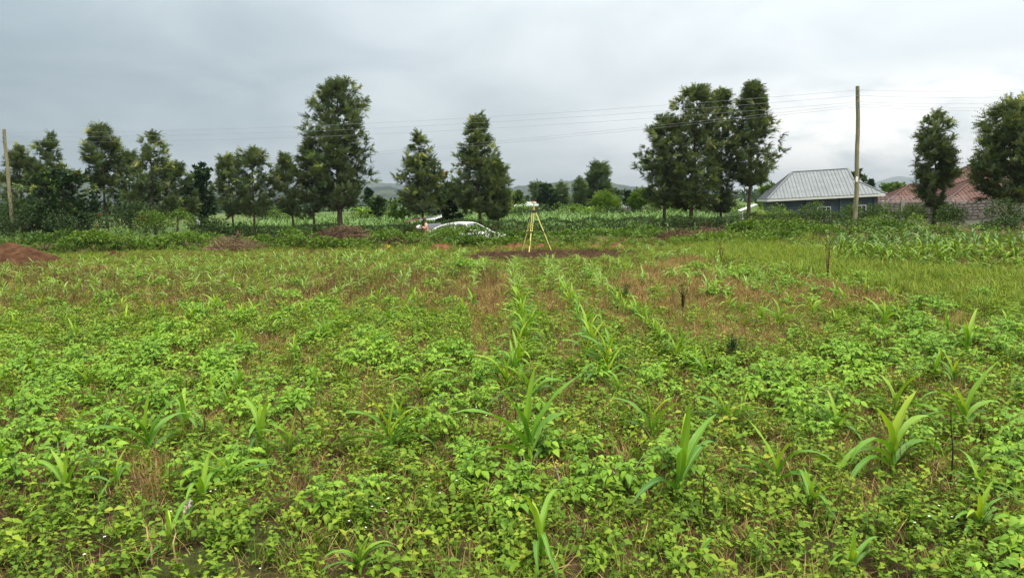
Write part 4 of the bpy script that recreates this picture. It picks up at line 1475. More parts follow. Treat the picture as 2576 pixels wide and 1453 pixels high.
pel = chain([(0, 0, .95)], [(.15, .12)])
ch = chain([(-.02, 0, 1.12), (-.06, 0, 1.32)], [(.14, .11), (.17, .12)], pel)
nk = chain([(-.09, 0, 1.47), (-.11, 0, 1.54)], [.065, .055], ch)
hd = chain([(-.13, 0, 1.61), (-.14, 0, 1.69), (-.13, 0, 1.75)], [.088, .098, .07], nk)
chain([(-.235, 0, 1.645)], [.02], hd - 1)                      # nose
hands = []
for s, el, wr in ((-1, (-.10, -.26, 1.15), (-.33, -.17, 1.27)), (1, (-.12, .26, 1.14), (-.34, .10, 1.25))):
    sh = chain([(-.06, s * .12, 1.42), (-.05, s * .20, 1.40)], [.07, .065], ch)
    e = chain([el], [.045], sh)
    wv = chain([wr], [.032], e)
    pm = chain([(wr[0] - .05, wr[1], wr[2] + .02)], [.034], wv)
    for f_ in range(4):
        yo = (f_ - 1.5) * .019
        ln = (.036, .043, .041, .032)[f_]
        chain([(wr[0] - .085, wr[1] + yo, wr[2] + .035), (wr[0] - .085 - ln * .8, wr[1] + yo, wr[2] + .03), (wr[0] - .085 - ln * 1.3, wr[1] + yo, wr[2])], [.010, .009, .008], pm)
    chain([(wr[0] - .03, wr[1] - s * .04, wr[2] + .045), (wr[0] - .07, wr[1] - s * .045, wr[2] + .06)], [.011, .009], wv)
    hp = chain([(0.0, s * .095, .88), (-.02, s * .11, .50), (.02, s * .11, .10), (-.10, s * .12, .045)], [.085, .058, .042, .035], pel)
skin_obj("body", V, E, Rr, M["skin"], man)
for s in (-1, 1):
    MB().tube([(-.13, s * .085, 1.62), (-.13, s * .105, 1.64), (-.12, s * .10, 1.67)], [.012, .02, .014], 6).build("ear", M["skin"], man, smooth=True)
V, E, Rr = [], [], []
pel = chain([(0.0, 0, .90)], [(.195, .165)])
ch = chain([(-.01, 0, 1.10), (-.05, 0, 1.30), (-.075, 0, 1.42)], [(.18, .15), (.20, .15), (.12, .10)], pel)
for s, el, wr in ((-1, (-.10, -.265, 1.15), (-.29, -.185, 1.25)), (1, (-.12, .265, 1.14), (-.30, .13, 1.23))):
    sh = chain([(-.06, s * .12, 1.40), (-.05, s * .215, 1.385)], [.095, .088], ch - 1)
    chain([el, wr], [.068, .055], sh)
skin_obj("jacket", V, E, Rr, M["jacket"], man)
V, E, Rr = [], [], []
pel = chain([(0, 0, .93)], [(.165, .14)])
for s in (-1, 1):
    chain([(0.0, s * .10, .82), (-.02, s * .115, .50), (.02, s * .115, .12)], [.105, .078, .068], pel)
skin_obj("trousers", V, E, Rr, M["khaki"], man)
cp = MB().tube([(-.135, 0, 1.685), (-.14, 0, 1.73), (-.145, 0, 1.775), (-.145, 0, 1.80)], [.112, .113, .09, .03], 16)
cpo = cp.build("cap", M["cap"], man, smooth=True)
mb = MB()
mb.box((-.27, 0, 1.695), (.12, .15, .012), Matrix.Rotation(-.12, 3, "Y"))
mb.build("cap_peak", M["cap"], cpo, bevel=.004)
for s in (-1, 1):
    MB().box((-.06, s * .12, .045), (.27, .10, .085)).build("shoe", M["shoe"], man, bevel=.03)
bm = bmesh.new()
bmesh.ops.create_icosphere(bm, subdivisions=3, radius=.15)
for v in bm.verts:
    n_ = 1 + .5 * (fbm(np.array([v.co.x * 9 + 4]), np.array([v.co.z * 9 + v.co.y * 6]), 5)[0] - .5)
    v.co = Vector((v.co.x * 1.15 * n_, v.co.y * .8 * n_, v.co.z * .75 * n_))
me = bpy.data.meshes.new("white_cloth")
bm.to_mesh(me)
bm.free()
me.materials.append(M["white_cloth"])
me.polygons.foreach_set("use_smooth", np.ones(len(me.polygons), bool))
wc = link(me, "white_cloth", None, Matrix.Translation((mx, md_, -.5)) @ Matrix.Rotation(radians(12), 4, "Z") @ Vector((-.46, -.05, 1.24)))
tag(wc, "crumpled white cloth held in front of the man's chest", "cloth")

# ------------------------------------------------------------------ houses
def sheet_mat(name, lo, mid, hi, rough=.35, metal=.3):
    return noisy_mat(name, [(.3, lo), (.5, mid), (.7, hi)], 1.6, 7, rough, .35, 0, metal=metal)


M["grey_roof"] = sheet_mat("grey_iron_sheet", (0.130, 0.146, 0.150), (0.155, 0.172, 0.176), (0.185, 0.200, 0.202), .6, .1)
M["grey_seam"] = sheet_mat("grey_iron_seam", (0.100, 0.115, 0.118), (0.120, 0.135, 0.138), (0.14, 0.155, 0.156), .6, .1)
M["red_roof"] = sheet_mat("red_iron_sheet", (0.066, 0.029, 0.019), (0.086, 0.038, 0.025), (0.110, 0.052, 0.036), .75, .0)
M["red_seam"] = sheet_mat("red_iron_seam", (0.046, 0.020, 0.014), (0.056, 0.024, 0.017), (0.068, 0.030, 0.022), .55, .05)
M["green_roof"] = sheet_mat("pale_green_roof", (0.28, 0.36, 0.28), (0.34, 0.43, 0.34), (0.40, 0.48, 0.40), .5, .05)
M["slate_roof"] = sheet_mat("slate_roof", (0.07, 0.075, 0.08), (0.10, 0.105, 0.11), (0.14, 0.145, 0.15), .6, 0)
M["pale_roof"] = sheet_mat("white_roof", (0.55, 0.57, 0.58), (0.66, 0.68, 0.69), (0.74, 0.76, 0.76), .5, .05)
M["rust_roof"] = sheet_mat("rusty_sheet", (0.14, 0.055, 0.035), (0.22, 0.10, 0.065), (0.33, 0.21, 0.16), .8, .0)
M["fascia"] = plain_mat("pale_fascia", (0.52, 0.54, 0.50), .6)
M["blue_wall"] = plain_mat("blue_grey_wall", (0.060, 0.085, 0.105), .7)
M["cream_wall"] = plain_mat("cream_wall", (0.42, 0.38, 0.32), .8)
M["brick"] = plain_mat("dark_red_brick", (0.085, 0.045, 0.036), .85, var=.35)
M["mortar"] = plain_mat("grey_mortar", (0.21, 0.20, 0.175), .9, var=.2)
M["win_white"] = plain_mat("white_window_frame", (0.70, 0.70, 0.68), .5)
M["win_glass"] = carpaint("window_glass", (0.05, 0.06, 0.065), .06)
M["stone"] = noisy_mat("dark_quarry_stone", [(.3, (0.055, 0.048, 0.045)), (.5, (0.11, 0.098, 0.09)), (.72, (0.20, 0.185, 0.165))], 5, 7, .9, .1, .7, 22)
M["stone_light"] = noisy_mat("grey_quarry_stone", [(.3, (0.07, 0.066, 0.058)), (.5, (0.13, 0.123, 0.108)), (.72, (0.22, 0.21, 0.185))], 5, 7, .9, .1, .7, 22)


def clip(poly, a, lo, hi):
    for sgn, lim in ((1, lo), (-1, -hi)):
        out = []
        for i, p in enumerate(poly):
            q = poly[(i + 1) % len(poly)]
            dp, dq = sgn * p.dot(a) - lim, sgn * q.dot(a) - lim
            if dp >= 0:
                out.append(p)
            if dp * dq < 0:
                out.append(p + (q - p) * (dp / (dp - dq)))
        poly = out
        if not poly:
            break
    return poly


def sheets(parent, poly, a, step, mat, seam, org):
    """Roof slope covered with long metal sheets, each a separate piece with a raised lap."""
    poly = [p.copy() for p in poly]
    n = Vector((0, 0, 0))
    for i in range(1, len(poly) - 1):
        n += (poly[i] - poly[0]).cross(poly[i + 1] - poly[0])
    n.normalize()
    if n.z < 0:
        n = -n
    a = a.normalized()
    ds = [p.dot(a) for p in poly]
    s = min(ds)
    i = 0
    while s < max(ds) - .02:
        c = clip(poly, a, s + .006, min(s + step, max(ds)))
        if len(c) >= 3:
            cc = [p - org for p in c]
            lift = .022 + (.008 if i % 2 else 0)
            mb = MB()
            b = len(mb.v)
            k = len(cc)
            mb.v += [p + n * lift for p in cc] + [p + n * .004 for p in cc]
            mb.f += [tuple(range(k)), tuple(range(2 * k - 1, k - 1, -1))] + [(j, k + j, k + (j + 1) % k, (j + 1) % k) for j in range(k)]
            e0 = clip(poly, a, s + .006, s + .05)
            o = mb.build("roof_sheet", mat, parent)
            if len(e0) >= 3:
                pj = sorted(e0, key=lambda p: p.z)
                lo_, hi_ = pj[0] - org, pj[-1] - org
                hi_ = lo_ + (hi_ - lo_)
                if (hi_ - lo_).length > .3:
                    MB().beam(lo_ + n * (lift + .014), hi_ + n * (lift + .014), .05, .03, up_=n).build("seam", seam, o) if False else None
                    mb2 = MB().beam(lo_ + n * (lift + .012), hi_ + n * (lift + .012), .035, .026, up_=n)
                    me_ = o.data
                    seam_me = mb2
                    base = len(mb.v)
                    mb.v += mb2.v
                    mb.f += [tuple(base + q for q in f) for f in mb2.f]
                    me_.clear_geometry()
                    me_.from_pydata([tuple(p) for p in mb.v], [], mb.f)
                    me_.materials.append(seam)
                    for pi_ in range(len(me_.polygons) - 6, len(me_.polygons)):
                        me_.polygons[pi_].material_index = 1
        s += step
        i += 1


class Fr:
    """House frame: s along the eave, t away from the viewer, z up."""

    def __init__(self, A, ang, tilt=0.0):
        self.A = Vector(A)
        self.e1 = Vector((cos(ang) * cos(tilt), sin(ang) * cos(tilt), sin(tilt)))
        self.e2 = Vector((-sin(ang), cos(ang), 0))
        self.e3 = self.e1.cross(self.e2)

    def __call__(self, s, t, z):
        return self.A + self.e1 * s + self.e2 * t + self.e3 * z

    def rot(self):
        return Matrix((self.e1, self.e2, self.e3)).transposed()


def hip_roof(root, fr, L_, D, h, hl, hr, mat, seam, step, fascia=True, gablet=False, org=None, front=True, left=True, rightf=True, fh=.16):
    org = root.location
    A, B, C_, D_ = fr(0, 0, 0), fr(L_, 0, 0), fr(L_, D, 0), fr(0, D, 0)
    R1, R2 = fr(hl, D / 2, h), fr(L_ - hr, D / 2, h)
    mb = MB()
    rel = lambda *ps: [p - org for p in ps]
    if gablet:
        k = .58
        Q, Qb = fr(L_ - hr * k, D / 2 * k, h * k), fr(L_ - hr * k, D - D / 2 * k, h * k)
        R2 = fr(L_ - hr * k - .05, D / 2, h)
        fpoly = [A, B, Q, R2, R1]
        mb.face(*rel(A, B, Q, R2, R1)).face(*rel(B, C_, Qb, Q)).face(*rel(C_, D_, R1, R2, Qb)).face(*rel(D_, A, R1)).face(*rel(Q, Qb, R2))
        rpoly = [B, C_, Qb, Q]
    else:
        fpoly, rpoly = [A, B, R2, R1], [B, C_, R2]
        mb.face(*rel(A, B, R2, R1)).face(*rel(B, C_, R2)).face(*rel(C_, D_, R1, R2)).face(*rel(D_, A, R1))
    mb.face(*rel(A - fr.e3 * .05, D_ - fr.e3 * .05, C_ - fr.e3 * .05, B - fr.e3 * .05))
    rf_ = mb.build("roof", mat, root)
    if step:
        if front:
            sheets(rf_, fpoly, fr.e1, step, mat, seam, org)
        if left:
            sheets(rf_, [D_, A, R1], fr.e2, step, mat, seam, org)
        if rightf:
            sheets(rf_, rpoly, fr.e2, step, mat, seam, org)
    caps = MB()
    lines = [(A, R1), (D_, R1), (R1, R2)] + ([(B, Q), (Q, R2), (C_, Qb)] if gablet else [(B, R2), (C_, R2)])
    for a, b in lines:
        caps.beam(a - org + fr.e3 * .05, b - org + fr.e3 * .05, .16, .05, up_=fr.e3)
    caps.build("ridge_cap", seam, rf_)
    if fascia:
        f = MB()
        o_ = fr.e3 * (-fh / 2 - .02)
        for a, b in ((A, B), (B, C_), (D_, A)):
            f.beam(a - org + o_, b - org + o_, .04, fh, up_=fr.e3)
        f.build("fascia_board", M["fascia"], root)
    return rf_


def window(root, c, w_, h_, rot, cols=2, rows=1):
    f = MB()
    t = .06
    for sx in (-1, 1):
        f.box(c + rot @ Vector((sx * (w_ - t) / 2, 0, 0)), (t, .07, h_), rot)
    for sz in (-1, 1):
        f.box(c + rot @ Vector((0, 0, sz * (h_ - t) / 2)), (w_ - 2 * t, .066, t), rot)
    for k in range(1, cols):
        f.box(c + rot @ Vector((-w_ / 2 + w_ * k / cols, 0, 0)), (.045, .06, h_ - 2 * t), rot)
    for k in range(1, rows):
        f.box(c + rot @ Vector((0, -.003, -h_ / 2 + h_ * k / rows)), (w_ - 2 * t, .05, .045), rot)
    fo = f.build("window", M["win_white"], root)
    MB().box(c + rot @ Vector((0, .01, 0)), (w_ - .04, .02, h_ - .04), rot).build("pane", M["win_glass"], fo)


def K(u4, v4, d):
    return at(u4 * .644, v4 * .644, d)


# grey-roofed house
A = K(2998, 779, 58)
B = K(3458, 756, 56)
tilt = math.atan2((B - A).z, (Vector((B.x - A.x, B.y - A.y))).length) * 1.0
ang = math.atan2(B.y - A.y, B.x - A.x)
fr = Fr(A, ang, tilt)
Lh = (B - A).length
root = empty("grey_roof_house", (A.x, A.y, tz(A.x, A.y)), 0, "house with grey corrugated hipped roof and dark blue-grey walls, left of the right utility pole", "house")
Dh = 8.2
e2v = Vector((A.x * .92, A.y, 0)).normalized()
fr.e2 = (e2v - fr.e1 * e2v.dot(fr.e1)).normalized()
fr.e3 = fr.e1.cross(fr.e2)
hR = 2.15
hip_roof(root, fr, Lh, Dh, hR, 2.5, 3.1, M["grey_roof"], M["grey_seam"], .27, gablet=True)
ov, wh_ = .55, 2.75
rt_ = fr.rot()
mb = MB()
org = root.location
mb.box(fr(Lh / 2, Dh / 2, -.70) - org, (Lh - 2 * ov, Dh - 2 * ov, 1.3), rt_)
mb.build("upper_wall", M["blue_wall"], root)
mb = MB().box(fr(Lh / 2, Dh / 2, -2.1) - org, (Lh - 2 * ov - .06, Dh - 2 * ov - .06, 1.5), rt_)
lw = mb.build("lower_wall", M["mortar"], root)
bm_ = None
for r in range(5):
    for k in range(34):
        s = ov + .16 + k * .245 + (.12 if r % 2 else 0)
        if s > Lh - ov - .1:
            continue
        p = fr(s, ov + .012, -1.40 - r * .115) - org
        if bm_ is None:
            bo = MB().box((0, 0, 0), (.225, .05, .10), rt_).build("brick", M["brick"], lw, loc=p)
            bm_ = bo.data
        else:
            link(bm_, "brick", lw, p)
for k in range(4):
    MB().box(fr(ov + .0 + (Lh - 2 * ov) * (k / 3), ov - .03, -1.4) - org, (.26, .22, 2.8), rt_).build("pillar", M["blue_wall"], root)
mb = MB().box(fr(Lh / 2, ov - .02, -.62) - org, (Lh - 2 * ov, .10, .06), rt_)
mb.build("wall_band", M["fascia"], root) if False else mb.build("wall_band", M["blue_wall"], root)
for su in (.50, .80):
    window(root, fr(Lh * su, ov - .035, -1.35) - org, 1.0, 1.1, rt_, 3, 2)
for k in (0, 1, 2):
    s = (.37, .49, .76)[k] * Lh
    c = fr(s, ov - .01, -.42) - org
    MB().tube([c + fr.e2 * .02, c - fr.e2 * .03], [.12, .12], 12).build("round_vent", M["mortar"], root)
# lean-to at the left gable
pa, pb = K(2893, 823, 56) - org, K(2960, 797, 58.5) - org
dv = fr.e2 * 3
mb = MB()
nv = Vector((0, 0, .05))
mb.v = [pa, pb, pb + dv, pa + dv, pa - nv, pb - nv, pb + dv - nv, pa + dv - nv]
mb.f = [(0, 1, 2, 3), (7, 6, 5, 4), (0, 4, 5, 1), (1, 5, 6, 2), (2, 6, 7, 3), (3, 7, 4, 0)]
mb.build("porch_roof", M["fascia"], root)
mb = MB()
for q in (.1, .5, .9):
    mb = MB().beam(pa + dv * q + Vector((.15, 0, -.03)), pa + dv * q + Vector((.15, 0, -2.2)), .1, .1, up_=(0, 1, 0))
    mb.build("porch_post", M["fascia"], root)

# red-roofed house: main hip, lower left hip, front wing
A = K(3610, 800, 61)
B = K(4130, 774, 60)
root = empty("red_roof_house", (A.x, A.y, tz(A.x, A.y)), 0, "house with large dusty-red hipped metal roof behind the stone wall at right", "house")
org = root.location


def unit(A, B, D, apex_l, apex_r, step, seed, wallh=2.2):
    fr = Fr(A, math.atan2(B.y - A.y, B.x - A.x), math.atan2(B.z - A.z, math.hypot(B.x - A.x, B.y - A.y)))
    L_ = (B - A).length
    dd = A.y + D / 2
    pl_, pr_ = K(*apex_l, dd), K(*apex_r, dd)
    sl = (pl_ - A).dot(fr.e1)
    sr = (pr_ - A).dot(fr.e1)
    h = (pl_ - A).dot(fr.e3)
    hip_roof(root, fr, L_, D, h, max(.3, sl), max(.3, L_ - sr), M["red_roof"], M["red_seam"], step, fh=.12)
    MB().box(fr(L_ / 2, D / 2, -wallh / 2 - .06) - org, (L_ - 1.0, D - 1.0, wallh), fr.rot()).build("wall", M["cream_wall"], root)


unit(A, B, 9.0, (3790, 640), (4020, 632), .30, 1)
unit(K(3437, 812, 59.5), K(3668, 800, 59.0), 6.0, (3545, 722), (3655, 716), .30, 2)
unit(K(3690, 792, 57.0), K(3960, 778, 56.6), 6.4, (3812, 690), (3850, 688), .30, 3)

# pale-roofed building between them
A = K(3435, 772, 75)
root = empty("white_roof_building", (A.x, A.y, tz(A.x, A.y)), 0, "low building with white metal roof seen between the grey and red roofed houses", "building")
fr = Fr(A, 0.0)
hip_roof(root, fr, 3.2, 4, .45, .2, .2, M["pale_roof"], M["fascia"], .4)
MB().box(fr(1.6, 2, -1.3) - root.location, (2.8, 3.6, 2.4)).build("wall", M["blue_wall"], root)
window(root, fr(1.1, .17, -.6) - root.location, .7, .7, fr.rot())

far = [
    ("green_roof_house", "far house with pale green hipped roof behind the tripod's receiver", (2048, 803), (2112, 800), 105, 4.5, .9, (2062, 789), M["green_roof"]),
    ("green_roof_house", "smaller far pale green roof at the left of the larger green one", (2008, 806), (2050, 804), 108, 4.0, .6, (2025, 795), M["green_roof"]),
    ("slate_roof_house", "far house with dark slate roof and pale chimney, right of the tall gum tree", (2408, 810), (2496, 805), 90, 6, 1.4, (2465, 774), M["slate_roof"]),
    ("red_roof_house", "tiny far house with bright red roof just left of the slate roof", (2388, 803), (2420, 801), 120, 4, .8, (2400, 792), M["red_roof"]),
    ("white_wall_house", "tiny far white house with reddish roof under the dark round-headed tree", (752, 832), (775, 831), 100, 3, .5, (760, 826), M["red_roof"]),
]
for nm, lab, pa, pb, d, D, rh, pk, mt in far:
    A, B = K(*pa, d), K(*pb, d)
    fr = Fr(A, math.atan2(B.y - A.y, B.x - A.x))
    L_ = (B - A).length
    root = empty(nm, (A.x, A.y, tz(A.x, A.y)), 0, lab, "house", "far houses on the plain")
    pkz = K(*pk, d + D / 2)
    h = pkz.z - A.z
    hl = max(.2, (pkz - A).dot(fr.e1))
    hip_roof(root, fr, L_, D, max(.3, h), min(hl, L_ - .4), max(.2, L_ - hl - L_ * .12), mt, M["fascia"] if mt is M["green_roof"] else mt, 0, fascia=True, fh=.12)
    o_ = root.location
    MB().box(fr(L_ / 2, D / 2, -1.1) - o_, (L_ - .6, D - .6, 2.1), fr.rot()).build("wall", M["cream_wall"] if nm != "white_wall_house" else M["win_white"], root)
    if L_ > 1.5:
        for q in (.3, .7):
            window(root, fr(L_ * q, .26, -.75) - o_, min(.7, L_ * .2), .7, fr.rot())
    if nm == "slate_roof_house":
        c = K(2448, 790, d + D * .35)
        MB().box(c - o_ + Vector((0, 0, -.1)), (.55, .5, 1.5)).build("chimney", M["cream_wall"], root)

# ------------------------------------------------------------------ stone walls
def stone_wall(name, label, p0, p1, top0, top1, rows, mat, light, seed, sl=.42, sh=.19, posts=()):
    rng = np.random.default_rng(seed)
    p0, p1 = Vector(p0), Vector(p1)
    d = (p1 - p0)
    L_ = d.length
    ang = math.atan2(d.y, d.x)
    z0 = min(tz(p0.x, p0.y), tz(p1.x, p1.y)) - .1
    root = empty(name, (p0.x, p0.y, z0), ang, label, "wall")
    core = MB()
    n = 24
    for i in range(n):
        s0, s1 = L_ * i / n, L_ * (i + 1) / n
        t0 = top0 + (top1 - top0) * i / n + .06 * (vnoise(np.array([i * .7]), np.array([seed * 1.]), 3)[0] - .5)
        core.box(((s0 + s1) / 2, 0, (t0 - z0) / 2), (s1 - s0, .19, t0 - z0))
    core.build("mortar_core", M["mortar"], root)
    pro = []
    for q in range(6):
        bm = bmesh.new()
        bmesh.ops.create_cube(bm, size=1)
        for v in bm.verts:
            v.co = Vector((v.co.x * (sl - .03) + rng.normal(0, .012), v.co.y * .22 + rng.normal(0, .008), v.co.z * (sh - .035) + rng.normal(0, .010)))
        bmesh.ops.bevel(bm, geom=bm.edges[:], offset=.018, segments=1, affect="EDGES")
        me = bpy.data.meshes.new("stone")
        bm.to_mesh(me)
        bm.free()
        me.materials.append(M[mat] if rng.uniform() > light else M["stone_light"])
        pro.append(me)
    for r in range(rows):
        s = sl * (.5 if r % 2 else 0) - .05
        while s < L_ - .1:
            w_ = rng.uniform(.72, 1.15)
            tt = top0 + (top1 - top0) * s / L_
            o = link(pro[rng.integers(0, 6)], "stone", root, (s + sl * w_ / 2, -.02 + rng.normal(0, .008), tt - z0 - sh * (r + .55) + rng.normal(0, .006)))
            o.scale = (w_, 1, 1)
            s += sl * w_
    for ps in posts:
        MB().box((L_ * ps, -.03, (top0 - z0) / 2 + .05), (.24, .30, top0 - z0 + .12)).build("concrete_post", M["mortar"], root, bevel=.02)
    return root


w0, w1 = K(3428, 800, 52), K(3660, 800, 51)
wA = stone_wall("stone_wall", "dark stone garden wall between the grey house and the slim feathery tree", (w0.x, w0.y, 0), (w1.x, w1.y, 0), K(3428, 790, 52).z, K(3660, 786, 51).z, 6, "stone", .08, 1, posts=(.08, .42))
w2, w3 = K(3672, 800, 49), K(3990, 800, 47.5)
wB = stone_wall("stone_wall", "pale-jointed stone wall in front of the red-roofed house", (w2.x, w2.y, 0), (w3.x, w3.y, 0), K(3672, 792, 49).z, K(3990, 776, 47.5).z, 6, "stone", .6, 2, sl=.40, sh=.20, posts=(.10, .68))
# barbed wire above the dark wall, with its rusty post
root = empty("barbed_wire", (w0.x, w0.y, K(3428, 790, 52).z), 0, "rusty angled post with barbed wire along the top of the dark stone wall", "barbed wire")
pp = K(3524, 790, 51.6) - root.location
pt2 = K(3523, 712, 51.6) - root.location
MB().tube([pp + Vector((0, 0, -.3)), pt2], [.022, .02], 6).build("post", M["rust_roof"], root)
for k in range(3):
    mb = MB()
    z_ = .10 + .16 * k
    L_ = (w1 - w0).length * 1.5
    dv = (w1 - w0).normalized()
    pts = []
    for i in range(60):
        s = i / 59
        pts.append(dv * (L_ * s) + Vector((.04 * sin(i * 1.9), 0, z_ + .05 * cos(i * 1.9 + k))))
    mb.tube(pts, .007, 3, cap=False)
    mb.build("wire_strand", M["steel"], root)
# long stone wall beyond the far maize
w4, w5 = K(2365, 830, 86), K(2600, 830, 86)
stone_wall("stone_wall", "long low dark stone wall beyond the far maize, below the slate-roofed house", (w4.x, w4.y, 0), (w5.x, w5.y, 0), K(2365, 812, 86).z, K(2600, 806, 86).z, 4, "stone", .1, 3, sl=.55, sh=.26)

# low shed with patched iron roof behind the man
A, B = K(1584, 866, 48.5), K(1722, 849, 48.5)
root = empty("low_shed", (A.x, A.y, tz(A.x, A.y)), 0, "low shed with patched rusty and pale iron roof behind the man", "shed")
org = root.location
for k, (u0, v0, u1, v1, mt) in enumerate(((1584, 866, 1612, 860, "rust_roof"), (1612, 861, 1640, 858, "rust_roof"), (1640, 859, 1670, 856, "green_roof"), (1670, 857, 1698, 855, "pale_roof"), (1698, 856, 1726, 846, "pale_roof"))):
    a, b = K(u0, v0 + 1, 48.2), K(u1, v1 + 2, 48.2)
    c, e = K(u1, v1 - 9 + (3 if k == 0 else 0), 50.6), K(u0, v0 - 9 + (7 if k == 0 else 0), 50.6)
    mb = MB()
    nseg = 6
    for i in range(nseg + 1):
        s = i / nseg
        for (p, q) in ((a, b), (e, c)):
            pt = p.lerp(q, s) - org
            pt.z += .018 * (1 if i % 2 else -1) + .003 * k
            mb.v.append(pt)
    mb.f = [(2 * i, 2 * i + 2, 2 * i + 3, 2 * i + 1) for i in range(nseg)]
    o = mb.build("roof_sheet", M[mt], root)
    md = o.modifiers.new("thick", "SOLIDIFY")
    md.thickness = .012
for (u, v, d) in ((1590, 868, 48.6), (1650, 862, 48.6), (1715, 853, 48.6), (1600, 858, 50.3), (1715, 846, 50.3)):
    p = K(u, v, d) - org
    MB().tube([(p.x, p.y, -.3), (p.x, p.y, p.z)], [.04, .035], 6).build("post", M["bark"], root)
MB().box((K(1655, 870, 50).x - org.x, 50.2 - org.y, .35), (1.9, .03, .75)).build("back_board", M["rust_roof"], root)

# fence posts by the hedge
for i, (u, vt, d, lab) in enumerate(((1303, 549, 46, "weathered fence post behind the hedge, left of the tripod"), (1610 * 1.0, 545, 47, "pale fence post behind the hedge left of the tall clump's first trunk"),
                                     (1636, 548, 46, "short fence post between hedge and far maize, left of the tall clump"), (1828, 537, 46, "stout weathered post at the foot of the pale narrow trunk"),
                                     (2029, 527, 44.5, "brown gate post between the two garden shrubs before the grey house"), (995, 560, 46, "thin fence post behind the hedge left of the low shed"), (2028, 520, 50, "")) [:6]):
    p = at(u, vt, d)
    z0 = tz(p.x, d)
    o = MB().tube([(0, 0, -.3), (.02, 0, (p.z - z0) * .5), (-.01, 0, p.z - z0)], [.06, .055, .05], 7).build("fence_post", M["pole"] if i != 4 else M["bark"], None, loc=(p.x, d, z0))
    tag(o, lab, "fence post", "fence posts by the hedge")

# ------------------------------------------------------------------ field zones (picked on the photograph, used as places on the ground)
def inside(poly, u, v):
    u, v = np.asarray(u), np.asarray(v)
    r = np.zeros(u.shape, bool)
    n = len(poly)
    for i in range(n):
        x1, y1 = poly[i]
        x2, y2 = poly[(i + 1) % n]
        c = ((y1 > v) != (y2 > v))
        xx = x1 + (v - y1) / ((y2 - y1) if y2 != y1 else 1e-9) * (x2 - x1)
        r ^= c & (u < xx)
    return r


Z_POT = [(-600, 850), (60, 868), (330, 880), (620, 900), (880, 862), (1050, 868), (1190, 902), (1290, 950), (1420, 975), (1560, 950), (1700, 930), (1900, 925), (2060, 905), (2250, 880), (2420, 850), (3200, 830), (3400, 1260), (2400, 1330), (1800, 1390), (1200, 1340), (700, 1310), (200, 1240), (-700, 1180)]
P_PATCH = [  # (u, v, ru, rv): clumps of broad-leaved plants further out
    (350, 705, 45, 14), (60, 895, 90, 40), (300, 880, 60, 22), (540, 800, 70, 22), (780, 800, 60, 20), (930, 855, 80, 24), (480, 860, 50, 18), (1180, 680, 35, 14),
    (1755, 690, 60, 16), (1850, 700, 60, 16), (1930, 728, 60, 20), (1810, 760, 34, 16), (2150, 850, 70, 30), (2260, 850, 80, 30), (2060, 765, 30, 12), (2090, 790, 28, 12), (2190, 720, 70, 16),
    (1110, 690, 30, 10), (720, 760, 40, 12), (140, 800, 60, 18), (300, 770, 60, 16), (620, 650, 50, 8), (2380, 790, 80, 16), (2500, 760, 70, 16), (2370, 880, 80, 26), (1690, 700, 30, 10)]
Z_DRY = [[(1170, 720), (1290, 700), (1300, 900), (1180, 900)], [(1380, 760), (1470, 760), (1520, 900), (1400, 930)], [(1560, 690), (1700, 655), (1800, 690), (2040, 760), (2080, 860), (1900, 890), (1600, 860), (1500, 790)],
         [(1990, 690), (2160, 740), (2330, 770), (2576, 850), (2700, 900), (2400, 850), (2280, 800), (2050, 790)], [(620, 860), (760, 850), (770, 895), (640, 905)], [(200, 890), (310, 890), (310, 935), (190, 940)],
         [(180, 1130), (330, 1140), (330, 1200), (150, 1190)], [(1650, 665), (1760, 650), (1830, 690), (1700, 690)]]
Z_BROWN = [[(-300, 640), (420, 690), (950, 690), (1250, 690), (1300, 770), (1000, 760), (600, 790), (200, 770), (-300, 780)]]
Z_GRASS = [[(1690, 640), (1850, 606), (2080, 640), (2200, 672), (2650, 700), (2900, 860), (2576, 850), (2340, 772), (2120, 715), (1880, 668)]]
Z_MAIZE2 = [(2070, 655), (2110, 612), (2300, 600), (2800, 590), (3000, 700), (2576, 688), (2330, 678), (2170, 668)]


def sample(n, y0, y1, rng, marg=1.8):
    """Even scatter over the visible wedge of the field, with a margin at both sides."""
    y = np.sqrt(rng.uniform(y0 * y0, y1 * y1, n))
    x = rng.uniform(-1, 1, n) * (0.745 * y + marg)
    return x, y


def field_ok(x, y):
    return (y + .2 * x < 33.2 - .0 * x)


